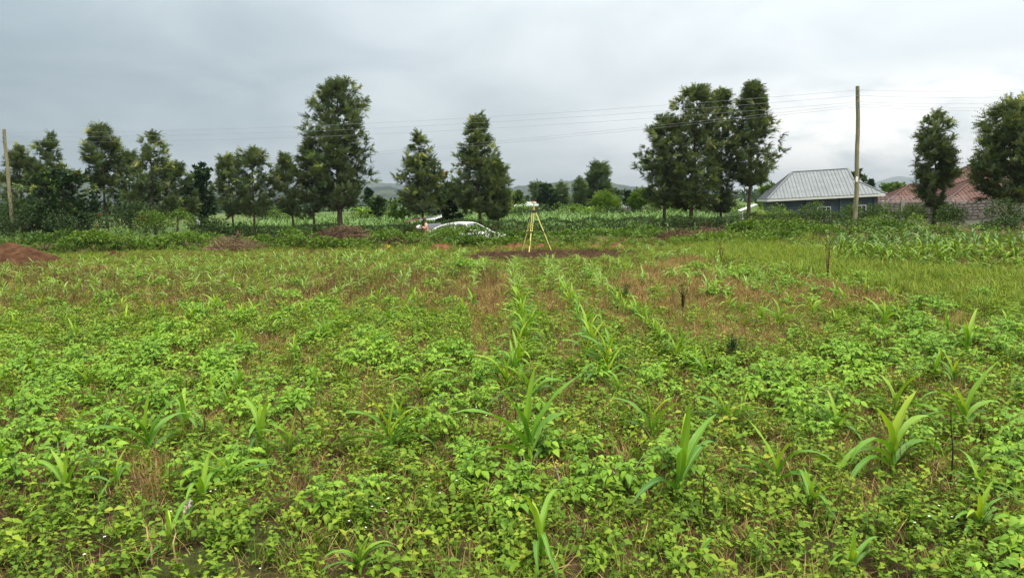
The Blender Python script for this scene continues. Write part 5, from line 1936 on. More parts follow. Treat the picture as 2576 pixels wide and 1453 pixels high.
# ------------------------------------------------------------------ scattering of uncountable ground cover
def proto_weed(seed, h=.12, n=20, leaf=.030):
    rng = np.random.default_rng(seed)
    P, D, S = [], [], []
    stems = rng.integers(3, 6)
    Vs, Fs, T, off = [], [], [], 0
    for s in range(stems):
        a = rng.uniform(0, 6.3)
        lean = rng.uniform(.1, .75)
        top = np.array([cos(a) * lean * h, sin(a) * lean * h, h * rng.uniform(.6, 1.1)])
        base = np.array([rng.normal(0, .015), rng.normal(0, .015), -.01])
        mb = MB().tube([base, (base + top) / 2 + [0, 0, .01], top], [.0022, .0018, .001], 3, cap=False)
        v, f = np.array([tuple(q) for q in mb.v]), np.array(mb.f)
        Vs.append(v); Fs.append(f + off); T += [.3] * len(v); off += len(v)
        m = max(2, n // stems // 2)
        for k in range(m):
            q = base + (top - base) * (.3 + .7 * (k + 1) / m)
            for sg in (0, pi):
                aa = k * 1.57 + sg + a
                P.append(q); D.append([cos(aa), sin(aa), rng.uniform(-.15, .5)]); S.append(leaf * rng.uniform(.7, 1.35))
    P, D, S = np.array(P), np.array(D, float), np.array(S)
    lv, lf = diamond_leaf(1, .62, .18, .18)
    R = frames(D, roll=rng.normal(0, .35, len(P))) * S[:, None, None]
    v, f = inst(lv, lf, R, P)
    Vs.append(v)
    T += list(np.repeat(rng.uniform(.25, .75, len(P)), len(lv)))
    tri = f + off
    quad = np.concatenate(Fs)
    return np.concatenate(Vs), [quad, tri], np.array(T)


def proto_blades(seed, n, h, w, spread, bend, seg=3):
    rng = np.random.default_rng(seed)
    V, Fq, T = [], [], []
    for k in range(n):
        a = rng.uniform(0, 6.3)
        l = h * rng.uniform(.5, 1.15)
        b0 = np.array([rng.normal(0, spread), rng.normal(0, spread), -.008])
        d = np.array([cos(a), sin(a), 0])
        sd2 = np.array([-sin(a), cos(a), 0])
        el = rng.uniform(.9, 1.45)
        bd = bend * rng.uniform(.4, 1.4)
        p = b0.copy()
        t = rng.uniform(.1, .9)
        b = len(V)
        for i in range(seg + 1):
            ww = w * (1 - i / seg) ** .7 * .5 + .0004
            V += [p - sd2 * ww, p + sd2 * ww]
            T += [t, t]
            e = el - bd * (i / seg)
            p = p + (d * cos(e) + np.array([0, 0, sin(e)])) * l / seg
        for i in range(seg):
            Fq.append((b + 2 * i, b + 2 * i + 1, b + 2 * i + 3, b + 2 * i + 2))
    return np.array(V), [np.array(Fq)], np.array(T)


def proto_sticks(seed, n, h, spread, branch=3):
    rng = np.random.default_rng(seed)
    mb = MB()
    for k in range(n):
        b = Vector((rng.normal(0, spread), rng.normal(0, spread), -.02))
        l = h * rng.uniform(.45, 1.1)
        t = b + Vector((rng.normal(0, .14) * l, rng.normal(0, .14) * l, l))
        m = (b + t) / 2 + Vector((rng.normal(0, .02), rng.normal(0, .02), 0))
        mb.tube([b, m, t], [.0035, .0028, .0012], 3, cap=False)
        for j in range(branch):
            s = rng.uniform(.35, .95)
            q = b.lerp(t, s)
            e = q + Vector((rng.normal(0, .22), rng.normal(0, .22), rng.uniform(.1, .35))) * l * .5
            mb.tube([q, e], [.002, .0008], 3, cap=False)
    V = np.array([tuple(v) for v in mb.v])
    return V, [np.array(mb.f)], rng.uniform(0, 1, len(V))


def proto_flower(seed):
    V, Fs, T, off = [], [], [], 0
    rng = np.random.default_rng(seed)
    for k in range(3):
        c = np.array([rng.normal(0, .05), rng.normal(0, .05), rng.uniform(.08, .16)])
        for j in range(5):
            a = j * 1.257
            lv, lf = diamond_leaf(.008, .006)
            R = frames(np.array([[cos(a), sin(a), .25]]))[0]
            V.append(lv @ R.T + c); Fs.append(lf + off); off += len(lv)
    V = np.concatenate(V)
    return V, [np.concatenate(Fs)], rng.uniform(0, 1, len(V))


def stuff(name, protos, mat, x, y, scale, rng, zoff=0.0, tilt=.12):
    """One object that scatters copies of its own small meshes over ground points."""
    obs = []
    for i, (v, f, t) in enumerate(protos):
        me = mesh_np(name + "_piece", v, f, mat, {"tint": t})
        obs.append(bpy.data.objects.new(name + "_piece", me))
    n = len(x)
    me = bpy.data.meshes.new(name)
    me.vertices.add(n)
    z = terrain(x, y) + zoff
    me.vertices.foreach_set("co", np.stack([x, y, z], 1).astype(np.float32).ravel())
    a = me.attributes.new("rot", "FLOAT_VECTOR", "POINT")
    a.data.foreach_set("vector", np.stack([rng.normal(0, tilt, n), rng.normal(0, tilt, n), rng.uniform(0, 6.283, n)], 1).astype(np.float32).ravel())
    a = me.attributes.new("sc", "FLOAT", "POINT")
    a.data.foreach_set("value", np.asarray(scale, np.float32))
    a = me.attributes.new("pick", "INT", "POINT")
    a.data.foreach_set("value", rng.integers(0, len(protos), n).astype(np.int32))
    o = link(me, name)
    tag(o, kind="stuff")
    ng = bpy.data.node_groups.new(name, "GeometryNodeTree")
    ng.interface.new_socket("Geometry", in_out="INPUT", socket_type="NodeSocketGeometry")
    ng.interface.new_socket("Geometry", in_out="OUTPUT", socket_type="NodeSocketGeometry")
    gi, go = ng.nodes.new("NodeGroupInput"), ng.nodes.new("NodeGroupOutput")
    join = ng.nodes.new("GeometryNodeJoinGeometry")
    for ob in obs:
        oi = ng.nodes.new("GeometryNodeObjectInfo")
        oi.inputs["Object"].default_value = ob
        oi.inputs["As Instance"].default_value = False
        g2 = ng.nodes.new("GeometryNodeGeometryToInstance")
        ng.links.new(oi.outputs["Geometry"], g2.inputs[0])
        ng.links.new(g2.outputs[0], join.inputs[0])
    ip = ng.nodes.new("GeometryNodeInstanceOnPoints")
    ip.inputs["Pick Instance"].default_value = True
    ng.links.new(gi.outputs[0], ip.inputs["Points"])
    ng.links.new(join.outputs[0], ip.inputs["Instance"])
    for nm, ty, so in (("pick", "INT", "Instance Index"), ("rot", "FLOAT_VECTOR", "Rotation"), ("sc", "FLOAT", "Scale")):
        na = ng.nodes.new("GeometryNodeInputNamedAttribute")
        na.data_type = ty
        na.inputs["Name"].default_value = nm
        out = [s for s in na.outputs if s.enabled][0]
        ng.links.new(out, ip.inputs[so])
    ng.links.new(ip.outputs[0], go.inputs[0])
    md = o.modifiers.new("scatter", "NODES")
    md.node_group = ng
    return o


def zone_masks(x, y):
    u, v = proj(x, y, np.zeros_like(x))
    dry = np.zeros(x.shape, bool)
    for p in Z_DRY:
        dry |= inside(p, u, v)
    brn = inside(Z_BROWN[0], u, v)
    grs = inside(Z_GRASS[0], u, v)
    pot = inside(Z_POT, u, v)
    for (cu_, cv_, ru, rv) in P_PATCH:
        pot |= ((u - cu_) / ru) ** 2 + ((v - cv_) / rv) ** 2 < 1
    m2 = inside(Z_MAIZE2, u, v)
    return u, v, dry, brn, grs, pot, m2


_gx, _gy = GX.ravel(), GY.ravel()
_u, _v, _dry, _brn, _grs, _pot, _m2 = zone_masks(_gx, _gy)
_d = np.where(_gy > 2, _dry * 1.0 + _brn * .35 - _grs * .5, 0)
_at = ground.data.attributes.new("straw", "FLOAT", "POINT")
_at.data.foreach_set("value", _d.astype(np.float32))

rng = np.random.default_rng(77)
WEEDS = [proto_weed(i, rng.uniform(.08, .17), 22, rng.uniform(.026, .042)) for i in range(8)]
WEEDF = [proto_weed(i + 30, rng.uniform(.14, .24), 26, rng.uniform(.045, .065)) for i in range(6)]
GRASS = [proto_blades(i, 16, .20, .006, .035, .9) for i in range(6)]
TALLG = [proto_blades(i + 9, 14, .42, .011, .05, 1.2, 4) for i in range(5)]
DRY = [proto_blades(i + 20, 15, .15, .0035, .05, 1.1) for i in range(6)]
STICK = [proto_sticks(i, 5, .34, .06) for i in range(5)]

# near weeds
x, y = sample(21000, 2.7, 13, rng)
u, v, dry, brn, grs, pot, m2 = zone_masks(x, y)
n1 = fbm(x * .8, y * .8, 51)
keep = rng.uniform(0, 1, len(x)) < np.where(dry, .16, .85) * np.where(n1 < .40, .7, 1.0) * np.where(pot & (y > 4.9), np.where(fbm(x * 1.15, y * 1.15, 61, 3) > .46, .35, .7), 1.0)
stuff("low_weeds", WEEDS, M["weed"], x[keep], y[keep], rng.uniform(.7, 1.5, keep.sum()), rng, tilt=.25)
# weeds over the middle and far field
x, y = sample(44000, 11, 37, rng)
u, v, dry, brn, grs, pot, m2 = zone_masks(x, y)
n1 = fbm(x * .35, y * .35, 52)
p = np.where(dry, .16, np.where(brn, .38, .66)) * np.where(n1 < .43, .45, 1.0) * np.where(grs | m2, .62, 1)
keep = (rng.uniform(0, 1, len(x)) < p) & field_ok(x, y) & ~BURN(x, y)
stuff("field_weeds", WEEDF, M["weed"], x[keep], y[keep], rng.uniform(.6, 1.15, keep.sum()), rng, tilt=.25)
# a second, broad single-leaved weed mixed into the crop
BROADW = []
for i in range(6):
    r_ = np.random.default_rng(640 + i)
    P_, D_, S_ = [], [], []
    n_ = int(r_.integers(7, 13))
    hh_ = r_.uniform(.08, .24)
    for k in range(n_):
        a_ = k * 2.4 + r_.uniform(-.4, .4)
        q_ = (k + 1) / n_
        P_.append([r_.normal(0, .012), r_.normal(0, .012), hh_ * q_])
        D_.append([cos(a_), sin(a_), .15 + .9 * q_ * r_.uniform(.3, 1)])
        S_.append(r_.uniform(.05, .095) * (1.1 - .45 * q_))
    P_, D_ = np.array(P_), np.array(D_)
    P_ += D_ / np.linalg.norm(D_, axis=1, keepdims=True) * .02
    lv, lf = strip_leaf(1, .62, 4, .2, .35, blunt=.6)
    vv, ff = inst(lv, lf, frames(D_, roll=r_.normal(0, .3, n_)) * np.array(S_)[:, None, None], P_)
    mb_ = MB().tube([(0, 0, -.02), (0, 0, hh_)], [.003, .002], 4, cap=False)
    sv_ = np.array([tuple(q) for q in mb_.v])
    BROADW.append((np.concatenate([vv, sv_]), [np.concatenate([ff, np.array(mb_.f) + len(vv)])], np.concatenate([np.repeat(r_.uniform(.3, .8, n_), len(lv)), np.full(len(sv_), .2)])))
x, y = sample(2600, 2.8, 15, rng)
u, v, dry, brn, grs, pot, m2 = zone_masks(x, y)
keep = (rng.uniform(0, 1, len(x)) < np.where(dry, .15, .75)) & (fbm(x * 1.1, y * 1.1, 58) > .42) & ~grs
stuff("broad_weeds", BROADW, M["weed"], x[keep], y[keep], rng.uniform(.6, 1.35, keep.sum()), rng, tilt=.2)
# taller growth on the bank
x, y = sample(9000, 25, 46, rng, 3)
yl = y + .2 * x
keep = (yl > 30.8) & (yl < 37.2) & ~BURN(x, y) & (rng.uniform(0, 1, len(x)) < .35 + .9 * (fbm(x * .5, y * .5, 53) - .3))
stuff("bank_weeds", WEEDF, M["bush"], x[keep], y[keep], rng.uniform(1.0, 2.4, keep.sum()), rng, tilt=.2)
# grasses
x, y = sample(13000, 2.7, 14, rng)
u, v, dry, brn, grs, pot, m2 = zone_masks(x, y)
keep = rng.uniform(0, 1, len(x)) < np.where(fbm(x * .9, y * .9, 54) > .5, .62, .22)
stuff("short_grass", GRASS, M["grass"], x[keep], y[keep], rng.uniform(.5, 1.2, keep.sum()), rng)
x, y = sample(60000, 12, 34, rng)
u, v, dry, brn, grs, pot, m2 = zone_masks(x, y)
keep = (rng.uniform(0, 1, len(x)) < np.where(grs, .95, np.where(dry, .10, .20))) & field_ok(x, y) & ~BURN(x, y)
stuff("meadow_grass", GRASS, M["meadow"], x[keep], y[keep], rng.uniform(.7, 1.6, keep.sum()) * np.where(grs[keep], 1.25, .9), rng)
x, y = sample(9000, 13, 33, rng)
u, v, dry, brn, grs, pot, m2 = zone_masks(x, y)
tuss = np.zeros(len(x), bool)
for (cu_, cv_, ru, rv) in ((2190, 722, 75, 18), (2010, 690, 70, 12), (2440, 790, 110, 22), (1900, 612, 150, 14), (1760, 618, 90, 14), (2540, 800, 60, 25), (2300, 745, 50, 14), (2100, 672, 60, 9), (1960, 655, 50, 8), (2480, 735, 70, 12), (2380, 705, 50, 8)):
    tuss |= ((u - cu_) / ru) ** 2 + ((v - cv_) / rv) ** 2 < 1
keep = tuss & (rng.uniform(0, 1, len(x)) < .95)
stuff("coarse_grass", TALLG, M["meadow"], x[keep], y[keep], rng.uniform(.7, 1.3, keep.sum()), rng)
# dead grass and straw
x, y = sample(36000, 2.7, 16, rng)
u, v, dry, brn, grs, pot, m2 = zone_masks(x, y)
keep = rng.uniform(0, 1, len(x)) < np.where(dry, .95, np.where(pot & (fbm(x * 1.15, y * 1.15, 61, 3) < .46), .85, np.where(fbm(x * .7, y * .7, 55) > .50, .75, .30)))
stuff("dry_grass", DRY, M["dry"], x[keep], y[keep], rng.uniform(.6, 1.5, keep.sum()), rng, tilt=.4)
x, y = sample(60000, 13, 34, rng)
u, v, dry, brn, grs, pot, m2 = zone_masks(x, y)
keep = (rng.uniform(0, 1, len(x)) < np.where(dry, .95, np.where(brn, .40, .20)) * np.where(grs, .5, 1)) & field_ok(x, y) & ~BURN(x, y)
stuff("straw", DRY, M["dry"], x[keep], y[keep], rng.uniform(1.0, 2.0, keep.sum()), rng, tilt=.4)
# dead dark stalks
x, y = sample(21000, 4, 31, rng)
u, v, dry, brn, grs, pot, m2 = zone_masks(x, y)
keep = (rng.uniform(0, 1, len(x)) < np.where(brn, .60, np.where(y < 12, .035, .13)) * np.where(fbm(x * .5, y * .5, 56) > .45, 1.2, .35) * np.where(grs | m2, .1, 1)) & field_ok(x, y) & ~BURN(x, y)
stuff("dead_stalks", STICK, M["deadweed"], x[keep], y[keep], rng.uniform(.6, 1.25, keep.sum()), rng)
# charred stubble
x, y = sample(9000, 25, 32, rng)
keep = BURN(x, y)
stuff("charred_stubble", DRY, M["deadweed"], x[keep], y[keep], rng.uniform(.6, 1.2, keep.sum()), rng, zoff=.02, tilt=.5)
# small white flowers
x, y = sample(260, 2.7, 11, rng)
keep = fbm(x * .7, y * .7, 57) > .48
stuff("small_white_flowers", [proto_flower(i) for i in range(3)], M["whiteflower"], x[keep], y[keep], rng.uniform(.8, 1.4, keep.sum()), rng)

# ------------------------------------------------------------------ broad-leaved crop plants (potato-like)
LMK = [  # things that stand out of the crop: (u, v of the foot, how to call them)
    (1338, 1206, "the largest maize plant of the middle row"), (1698, 1282, "the big arching maize clump"), (2245, 1206, "the big many-leaved maize at right"), (1955, 1246, "the v-shaped maize with one long blade"),
    (380, 1158, "the light upright maize at left"), (655, 1132, "the slender single-shoot maize"), (988, 1146, "the tall drooping maize left of centre"), (1062, 1010, "the maize with leaves hanging both ways"),
    (468, 1306, "the pale dead wood"), (505, 1300, "the maize beside the dead wood"), (176, 1262, "the broad-bladed maize at lower left"), (1368, 1440, "the nearest upright maize at the bottom edge"), (2458, 1348, "the v-leaved maize at lower right"),
    (1832, 1092, "the pale maize right of the second row"), (2100, 1098, "the maize between black stalks at right"), (2245, 1062, "the maize with a blade leaning upper left"), (2425, 1100, "the long-bladed maize by the right edge"),
    (790, 978, "the small pale-topped maize left of centre"), (602, 1006, "the bright maize further back at left"), (205, 1096, "the short wide maize at left"), (48, 1052, "the bright maize by the left edge"),
    (1525, 948, "the broad-bladed end of the second row"), (2215, 835, "the erect dark maize in the far clump"), (2430, 900, "the two-bladed dark maize at right"), (2345, 965, "the pale tubular maize at right"),
    (905, 1450, "the right-leaning maize at the bottom edge"), (1762, 1450, "the small arching maize at the bottom edge"), (780, 1120, "the black branching stalk cluster"), (1412, 1262, "the pale stem with yellow flowers"),
    (1570, 768, "the dark bushy weed below the clods"), (1716, 790, "the thin feathery weed on the straw"), (2082, 712, "the tall brown seed-headed weed"), (350, 705, "the far left green clump"), (1180, 680, "the clump left of the middle row's far end"),
    (1930, 728, "the dark clump on the dry straw"), (540, 800, "the mid-left weedy patch"), (140, 800, "the left edge weedy patch"), (930, 855, "the straw gap left of the middle row"), (1552, 1016, "the maize between second row and right stand")]
LXY = [(gp(u, v).x, gp(u, v).y, n) for u, v, n in LMK]


CL = []
for i in range(9):
    r_ = np.random.default_rng(300 + i)
    v, f, t = compound_leaf(r_, .17 + .02 * (i % 3), 3 if i % 2 else 2, (1.0, 1.15, 1.3)[i % 3])
    CL.append((v, f, t))
CLM = [mesh_np("leaf", v, f, M["potato"], {"tint": t}) for v, f, t in CL]


def potato_variant(seed):
    rng = np.random.default_rng(seed)
    stems, leaves = MB(), []
    for s in range(rng.integers(4, 7)):
        a = rng.uniform(0, 6.3)
        ln = rng.uniform(.04, .19)
        hh = rng.uniform(.13, .31)
        top = Vector((cos(a) * ln, sin(a) * ln, hh))
        mid_ = Vector((cos(a) * ln * .35, sin(a) * ln * .35, hh * .55))
        stems.tube([(0, 0, -.03), mid_, top], [.006, .005, .003], 4, cap=False)
        nl = rng.integers(5, 8)
        for k in range(nl):
            q = (.38 + .55 * (k + 1) / nl)
            p = Vector((0, 0, -.03)).lerp(mid_, q * 2) if q < .5 else mid_.lerp(top, (q - .5) * 2)
            az = a + (k - nl / 2) * 2.2 + rng.uniform(-.6, .6)
            el = rng.uniform(.0, .5) + (.45 if k == nl - 1 else 0)
            d = np.array([cos(az) * cos(el), sin(az) * cos(el), sin(el)])
            R = frames(d[None], roll=np.array([rng.uniform(-.3, .3)]))[0]
            sc = rng.uniform(.60, 1.05) * (.72 if k == nl - 1 else 1) * .68
            leaves.append((int(rng.integers(0, len(CL))), R * sc, np.array(p)))
    return stems, leaves


NV = 12
PV = []
for i in range(NV):
    stems, leaves = potato_variant(500 + i)
    sme = bpy.data.meshes.new("stem")
    sme.from_pydata([tuple(p) for p in stems.v], [], stems.f)
    sme.materials.append(M["stem"])
    Vs, Fs, Ts, off = [np.array([tuple(p) for p in stems.v])], [np.array(stems.f)], [np.full(len(stems.v), .3)], len(stems.v)
    for (li, R, p) in leaves:
        v, f, t = CL[li]
        Vs.append(v @ R.T + p)
        Fs.append(f + off)
        off += len(v)
        Ts.append(t)
    whole = mesh_np("potato_plant", np.concatenate(Vs), np.concatenate(Fs), M["potato"], {"tint": np.concatenate(Ts)})
    PV.append((sme, leaves, whole))


def M4(R, p):
    return Matrix([[R[0][0], R[0][1], R[0][2], p[0]], [R[1][0], R[1][1], R[1][2], p[1]], [R[2][0], R[2][1], R[2][2], p[2]], [0, 0, 0, 1]])


rng = np.random.default_rng(99)
x, y = sample(2600, 3.4, 27, rng, .8)
u, v, dry, brn, grs, pot, m2 = zone_masks(x, y)
zn = fbm(x * 1.15, y * 1.15, 61, 3)
main = inside(Z_POT, u, v)
keep = pot & (rng.uniform(0, 1, len(x)) < np.where(main, .95, 1.0)) & (zn > np.where(main, .44, .0)) & ~m2
# a few strays over the near ground
keep |= (y < 6.2) & (rng.uniform(0, 1, len(x)) < .35) & (zn > .45)
keep |= (y > 9) & (y < 20) & (rng.uniform(0, 1, len(x)) < .06) & ~grs
# dense filling of the main zone
x2, y2 = sample(1500, 3.9, 12.5, rng, .6)
u2, v2, *_ = zone_masks(x2, y2)
k2 = inside(Z_POT, u2, v2) & (fbm(x2 * 1.15, y2 * 1.15, 61, 3) > .46)
X = np.concatenate([x[keep], x2[k2]])
Y = np.concatenate([y[keep], y2[k2]])
# spacing
o_ = np.argsort(Y)
X, Y = X[o_], Y[o_]
okx, oky = [], []
cell = {}
BIGXY = [(gp(u, v).x, gp(u, v).y) for u, v, n_ in LMK[:28]]
for a, b in zip(X, Y):
    ci, cj = int(a // .26), int(b // .26)
    if b > 6.5 and (abs(a - .12) < .17 or abs(a - 1.12) < .17):
        continue
    if any(abs(a - p) < .22 and -.42 < b - q < .12 for p, q in BIGXY):
        continue
    if any((a - p) ** 2 + (b - q) ** 2 < .070 for i in (-1, 0, 1) for j in (-1, 0, 1) for (p, q) in cell.get((ci + i, cj + j), ())):
        continue
    cell.setdefault((ci, cj), []).append((a, b))
    okx.append(a)
    oky.append(b)
X, Y = np.array(okx), np.array(oky)
U, Vp = proj(X, Y, np.full(len(X), .15))
infr = (U > -40) & (U < 2616) & (Vp < 1500)
order = np.argsort(np.where(infr, Y, Y + 1000))
GP = "broad-leaved crop plants in the field"


def relate(what, x, y):
    """Says where a plant stands by the nearest thing that stands out."""
    best = min(LXY, key=lambda q: (q[0] - x) ** 2 + (q[1] - y) ** 2)
    dx, dy = x - best[0], y - best[1]
    r = math.hypot(dx, dy)
    where = ("right of" if dx > 0 else "left of") if abs(dx) > abs(dy) else ("behind" if dy > 0 else "in front of")
    how = "touching and " if r < .32 else ("just " if r < .6 else ("" if r < 1.0 else ("a step " if r < 1.6 else "well ")))
    return "%s %s%s %s" % (what, how, where, best[2])


NPOT, NPART = 290, 46
for rank, i in enumerate(order[:NPOT]):
    sme, leaves, whole = PV[rng.integers(0, NV)]
    sc = float(rng.uniform(.75, 1.2)) * (.8 if Vp[i] > 1290 else 1.0)
    a, b, z = float(X[i]), float(Y[i]), tz(X[i], Y[i])
    lab = relate(("small" if sc < .82 else ("large" if sc > 1.06 else "leafy")) + " crop plant", float(X[i]), float(Y[i]))
    if rank < NPART:
        r = empty("potato_plant", (a, b, z), float(rng.uniform(0, 6.28)), lab, "crop plant", GP)
        r.scale = (sc, sc, sc)
        link(sme, "stem", r)
        for (li, R, p) in leaves:
            o = link(CLM[li], "leaf", r)
            o.matrix_local = M4(R, p)
    else:
        o = link(whole, "potato_plant", None, (a, b, z))
        o.rotation_euler = (0, 0, float(rng.uniform(0, 6.28)))
        o.scale = (sc, sc, sc)
        tag(o, lab, "crop plant", GP)
rest = order[NPOT:]


def stuff_from_meshes(name, meshes, x, y, scale, rng):
    protos = []
    for me in meshes:
        n = len(me.vertices)
        co = np.zeros(n * 3, np.float32)
        me.vertices.foreach_get("co", co)
        f4 = [tuple(p.vertices) for p in me.polygons]
        t = np.zeros(n, np.float32)
        me.attributes["tint"].data.foreach_get("value", t)
        q = [f for f in f4 if len(f) == 4]
        tr = [f for f in f4 if len(f) == 3]
        protos.append((co.reshape(-1, 3), [np.array(k) for k in (q, tr) if k], t))
    return stuff(name, protos, meshes[0].materials[0], x, y, scale, rng)


stuff_from_meshes("crop_plants", [p[2] for p in PV], X[rest], Y[rest], rng.uniform(.75, 1.2, len(rest)), rng)

# ------------------------------------------------------------------ maize
def maize_variant(seed, h=.42, nl=6, dark=False, upright=.5):
    rng = np.random.default_rng(seed)
    stalk = MB()
    sh = h * .34
    stalk.tube([(0, 0, -.03), (0, 0, sh * .5), (.004, 0, sh)], [.011, .012, .008], 6, cap=False)
    pl = rng.uniform(0, 6.3)
    leaves = []
    for k in range(nl):
        q = k / (nl - 1)
        z = sh * (.25 + .75 * q)
        az = pl + (pi if k % 2 else 0) + rng.uniform(-.35, .35)
        L_ = h * (.62 + .55 * sin(pi * (.25 + .65 * q))) * rng.uniform(.85, 1.15)
        e0 = radians(48 + 38 * q + rng.uniform(-8, 8))
        e1 = radians(-82 + 100 * q * upright + rng.uniform(-25, 25))
        if dark:
            e1 -= radians(25)
        if k >= nl - 2:
            e1 = radians(rng.uniform(20, 78) if not dark else rng.uniform(-40, 50))
        v, f, t, m = maize_leaf(rng, L_, h * (rng.uniform(.10, .135) if not dark else rng.uniform(.115, .15)) * (.75 if k == 0 else 1), e0, e1, rng.uniform(-.5, .5), 9, rng.uniform(-.15, .15))
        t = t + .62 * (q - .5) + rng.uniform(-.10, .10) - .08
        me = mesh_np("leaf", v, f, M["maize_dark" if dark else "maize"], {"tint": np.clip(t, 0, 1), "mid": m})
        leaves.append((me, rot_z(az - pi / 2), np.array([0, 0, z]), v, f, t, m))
    sme = bpy.data.meshes.new("stalk")
    sme.from_pydata([tuple(p) for p in stalk.v], [], stalk.f)
    sme.materials.append(M["maize_dark" if dark else "maize"])
    sme.attributes.new("tint", "FLOAT", "POINT").data.foreach_set("value", np.full(len(stalk.v), .6, np.float32))
    sme.attributes.new("mid", "FLOAT", "POINT").data.foreach_set("value", np.full(len(stalk.v), .5, np.float32))
    Vs, Fs, Ts, Ms, off = [np.array([tuple(p) for p in stalk.v])], [np.array(stalk.f)], [np.full(len(stalk.v), .6)], [np.full(len(stalk.v), .5)], len(stalk.v)
    for (me, R, p, v, f, t, m) in leaves:
        Vs.append(v @ R.T + p)
        Fs.append(f + off)
        Ts.append(t)
        Ms.append(m)
        off += len(v)
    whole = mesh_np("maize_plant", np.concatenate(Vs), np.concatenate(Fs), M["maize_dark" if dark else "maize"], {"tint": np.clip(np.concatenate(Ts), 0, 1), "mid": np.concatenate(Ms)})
    return sme, leaves, whole


MV = [maize_variant(700 + i, .42, 7 + i % 3, False, (.5, .8, 1.1, 1.4)[i % 4]) for i in range(10)]
MD = [maize_variant(800 + i, .75, 6 + i % 2, True, (.3, .6, .8)[i % 3]) for i in range(7)]
GMZ = "young maize plants in the field"


def put_maize(x, y, h, label, parts, var=None, group=GMZ, src=MV, h0=.42, rz=None):
    sme, leaves, whole = src[int(rng.integers(0, len(src)))] if var is None else src[var % len(src)]
    s = h / h0
    z = tz(x, y)
    rz = float(rng.uniform(0, 6.28)) if rz is None else rz
    if parts:
        r = empty("maize_plant", (x, y, z), rz, label, "maize plant", group)
        r.scale = (s, s, s)
        link(sme, "stalk", r)
        for (me, R, p, *_r) in leaves:
            o = link(me, "leaf", r)
            o.matrix_local = M4(R, p)
        r.rotation_euler = (float(rng.normal(0, .08)), float(rng.normal(0, .08)), rz)
    else:
        r = link(whole, "maize_plant", None, (x, y, z))
        r.rotation_euler = (float(rng.normal(0, .08)), float(rng.normal(0, .08)), rz)
        r.scale = (s, s, s)
        tag(r, label, "maize plant", group)
    return r


rng = np.random.default_rng(123)
BIG = [  # foot (u, v), height in pixels, variant, label
    (380, 1158, 118, 3, "light green upright maize plant standing clear of the crop, left foreground"),
    (655, 1132, 100, 7, "slender single-shoot maize plant left of the dead dark stalks"),
    (470, 1092, 84, 1, "drooping maize plant close behind the light upright one, left foreground"),
    (988, 1146, 122, 2, "tall maize plant with long drooping leaves left of the big middle row"),
    (1062, 1010, 84, 0, "maize plant with leaves hanging both ways above the dense crop, left of the middle row"),
    (1338, 1206, 196, 3, "largest maize plant, in the middle row straight below the tripod"),
    (1368, 1440, 138, 11, "nearest upright maize plant at the bottom edge, in line with the tripod"),
    (1698, 1282, 176, 6, "big arching maize clump right of the middle row, bare soil at its foot"),
    (1955, 1246, 120, 9, "v-shaped maize plant with long blade to the left, right of the big arching clump"),
    (2245, 1206, 148, 4, "big many-leaved maize plant towards the right edge of the foreground"),
    (2245, 1062, 92, 1, "maize plant with one long blade leaning to the upper left, right side"),
    (2100, 1098, 84, 5, "maize plant with arching leaves between dead black stalks, right side"),
    (1832, 1092, 86, 2, "maize plant with pale upright leaf, right of the second row"),
    (505, 1300, 104, 0, "maize plant with many drooping leaves next to the pale stub of dead wood"),
    (580, 1250, 104, 4, "maize plant reaching left and right behind the one by the dead wood"),
    (296, 1240, 60, 1, "small maize plant between two bigger ones at far left foreground"),
    (176, 1262, 94, 3, "maize plant with one broad upright blade growing out of a leafy crop plant, lower left"),
    (432, 1400, 74, 6, "small v-shaped maize plant near the bottom edge, left"),
    (905, 1450, 84, 8, "maize plant leaning right at the bottom edge, left of centre"),
    (1762, 1450, 64, 5, "small arching maize plant at the bottom edge, right of the centre"),
    (2142, 1452, 86, 7, "single-bladed maize plant leaning left at the bottom edge, right"),
    (2458, 1348, 78, 2, "maize plant with v-shaped leaves near the lower right corner"),
    (2, 1208, 76, 1, "maize plant cut off by the left picture edge"),
    (602, 1006, 66, 3, "bright maize plant in the crop left of the dead dark stalks, further back"),
    (543, 1026, 64, 7, "narrow bright maize plant left of the one further back"),
    (205, 1096, 52, 4, "short wide maize plant at left, above the light upright one"),
    (48, 1052, 56, 3, "bright upright maize plant near the left edge"),
    (790, 978, 60, 0, "small maize plant with pale top in the crop, left of centre"),
    (2425, 1100, 110, 9, "maize plant with a long blade rising to the left, near the right edge"),
    (1640, 1130, 108, 6, "maize plant of the second row behind the big arching clump"),
    (1525, 948, 92, 2, "broad-bladed maize plant ending the dense part of the second row"),
    (1330, 1035, 100, 1, "maize plant of the middle row right behind the largest one"),
    (1998, 1022, 64, 7, "small upright maize plant right of the second row"),
    (1010, 1078, 70, 4, "maize plant half hidden behind the tall drooping one left of the middle row"),
    (1552, 1016, 70, 0, "maize plant overtopping the crop between second row and right stand"),
    (2430, 900, 72, 9, "dark maize plant with two erect blades at right behind the crop"),
    (2215, 835, 62, 7, "erect dark maize plant standing in the far right clump"),
    (2345, 965, 60, 3, "pale tubular maize plant left of the long black stalk at right"),
    (2400, 970, 54, 5, "pale maize plant right of the long black stalk"),
    (2085, 950, 44, 6, "small v-shaped maize plant in the right stand, further back"),
]
placed = []
for k, (u, v, hp, var, lab) in enumerate(BIG):
    p = gp(u, v)
    D = (p - Vector((0, 0, CAM_H))).length
    h = hp * D / F * 1.2
    put_maize(p.x, p.y, h, lab, True, var)
    placed.append((p.x, p.y))
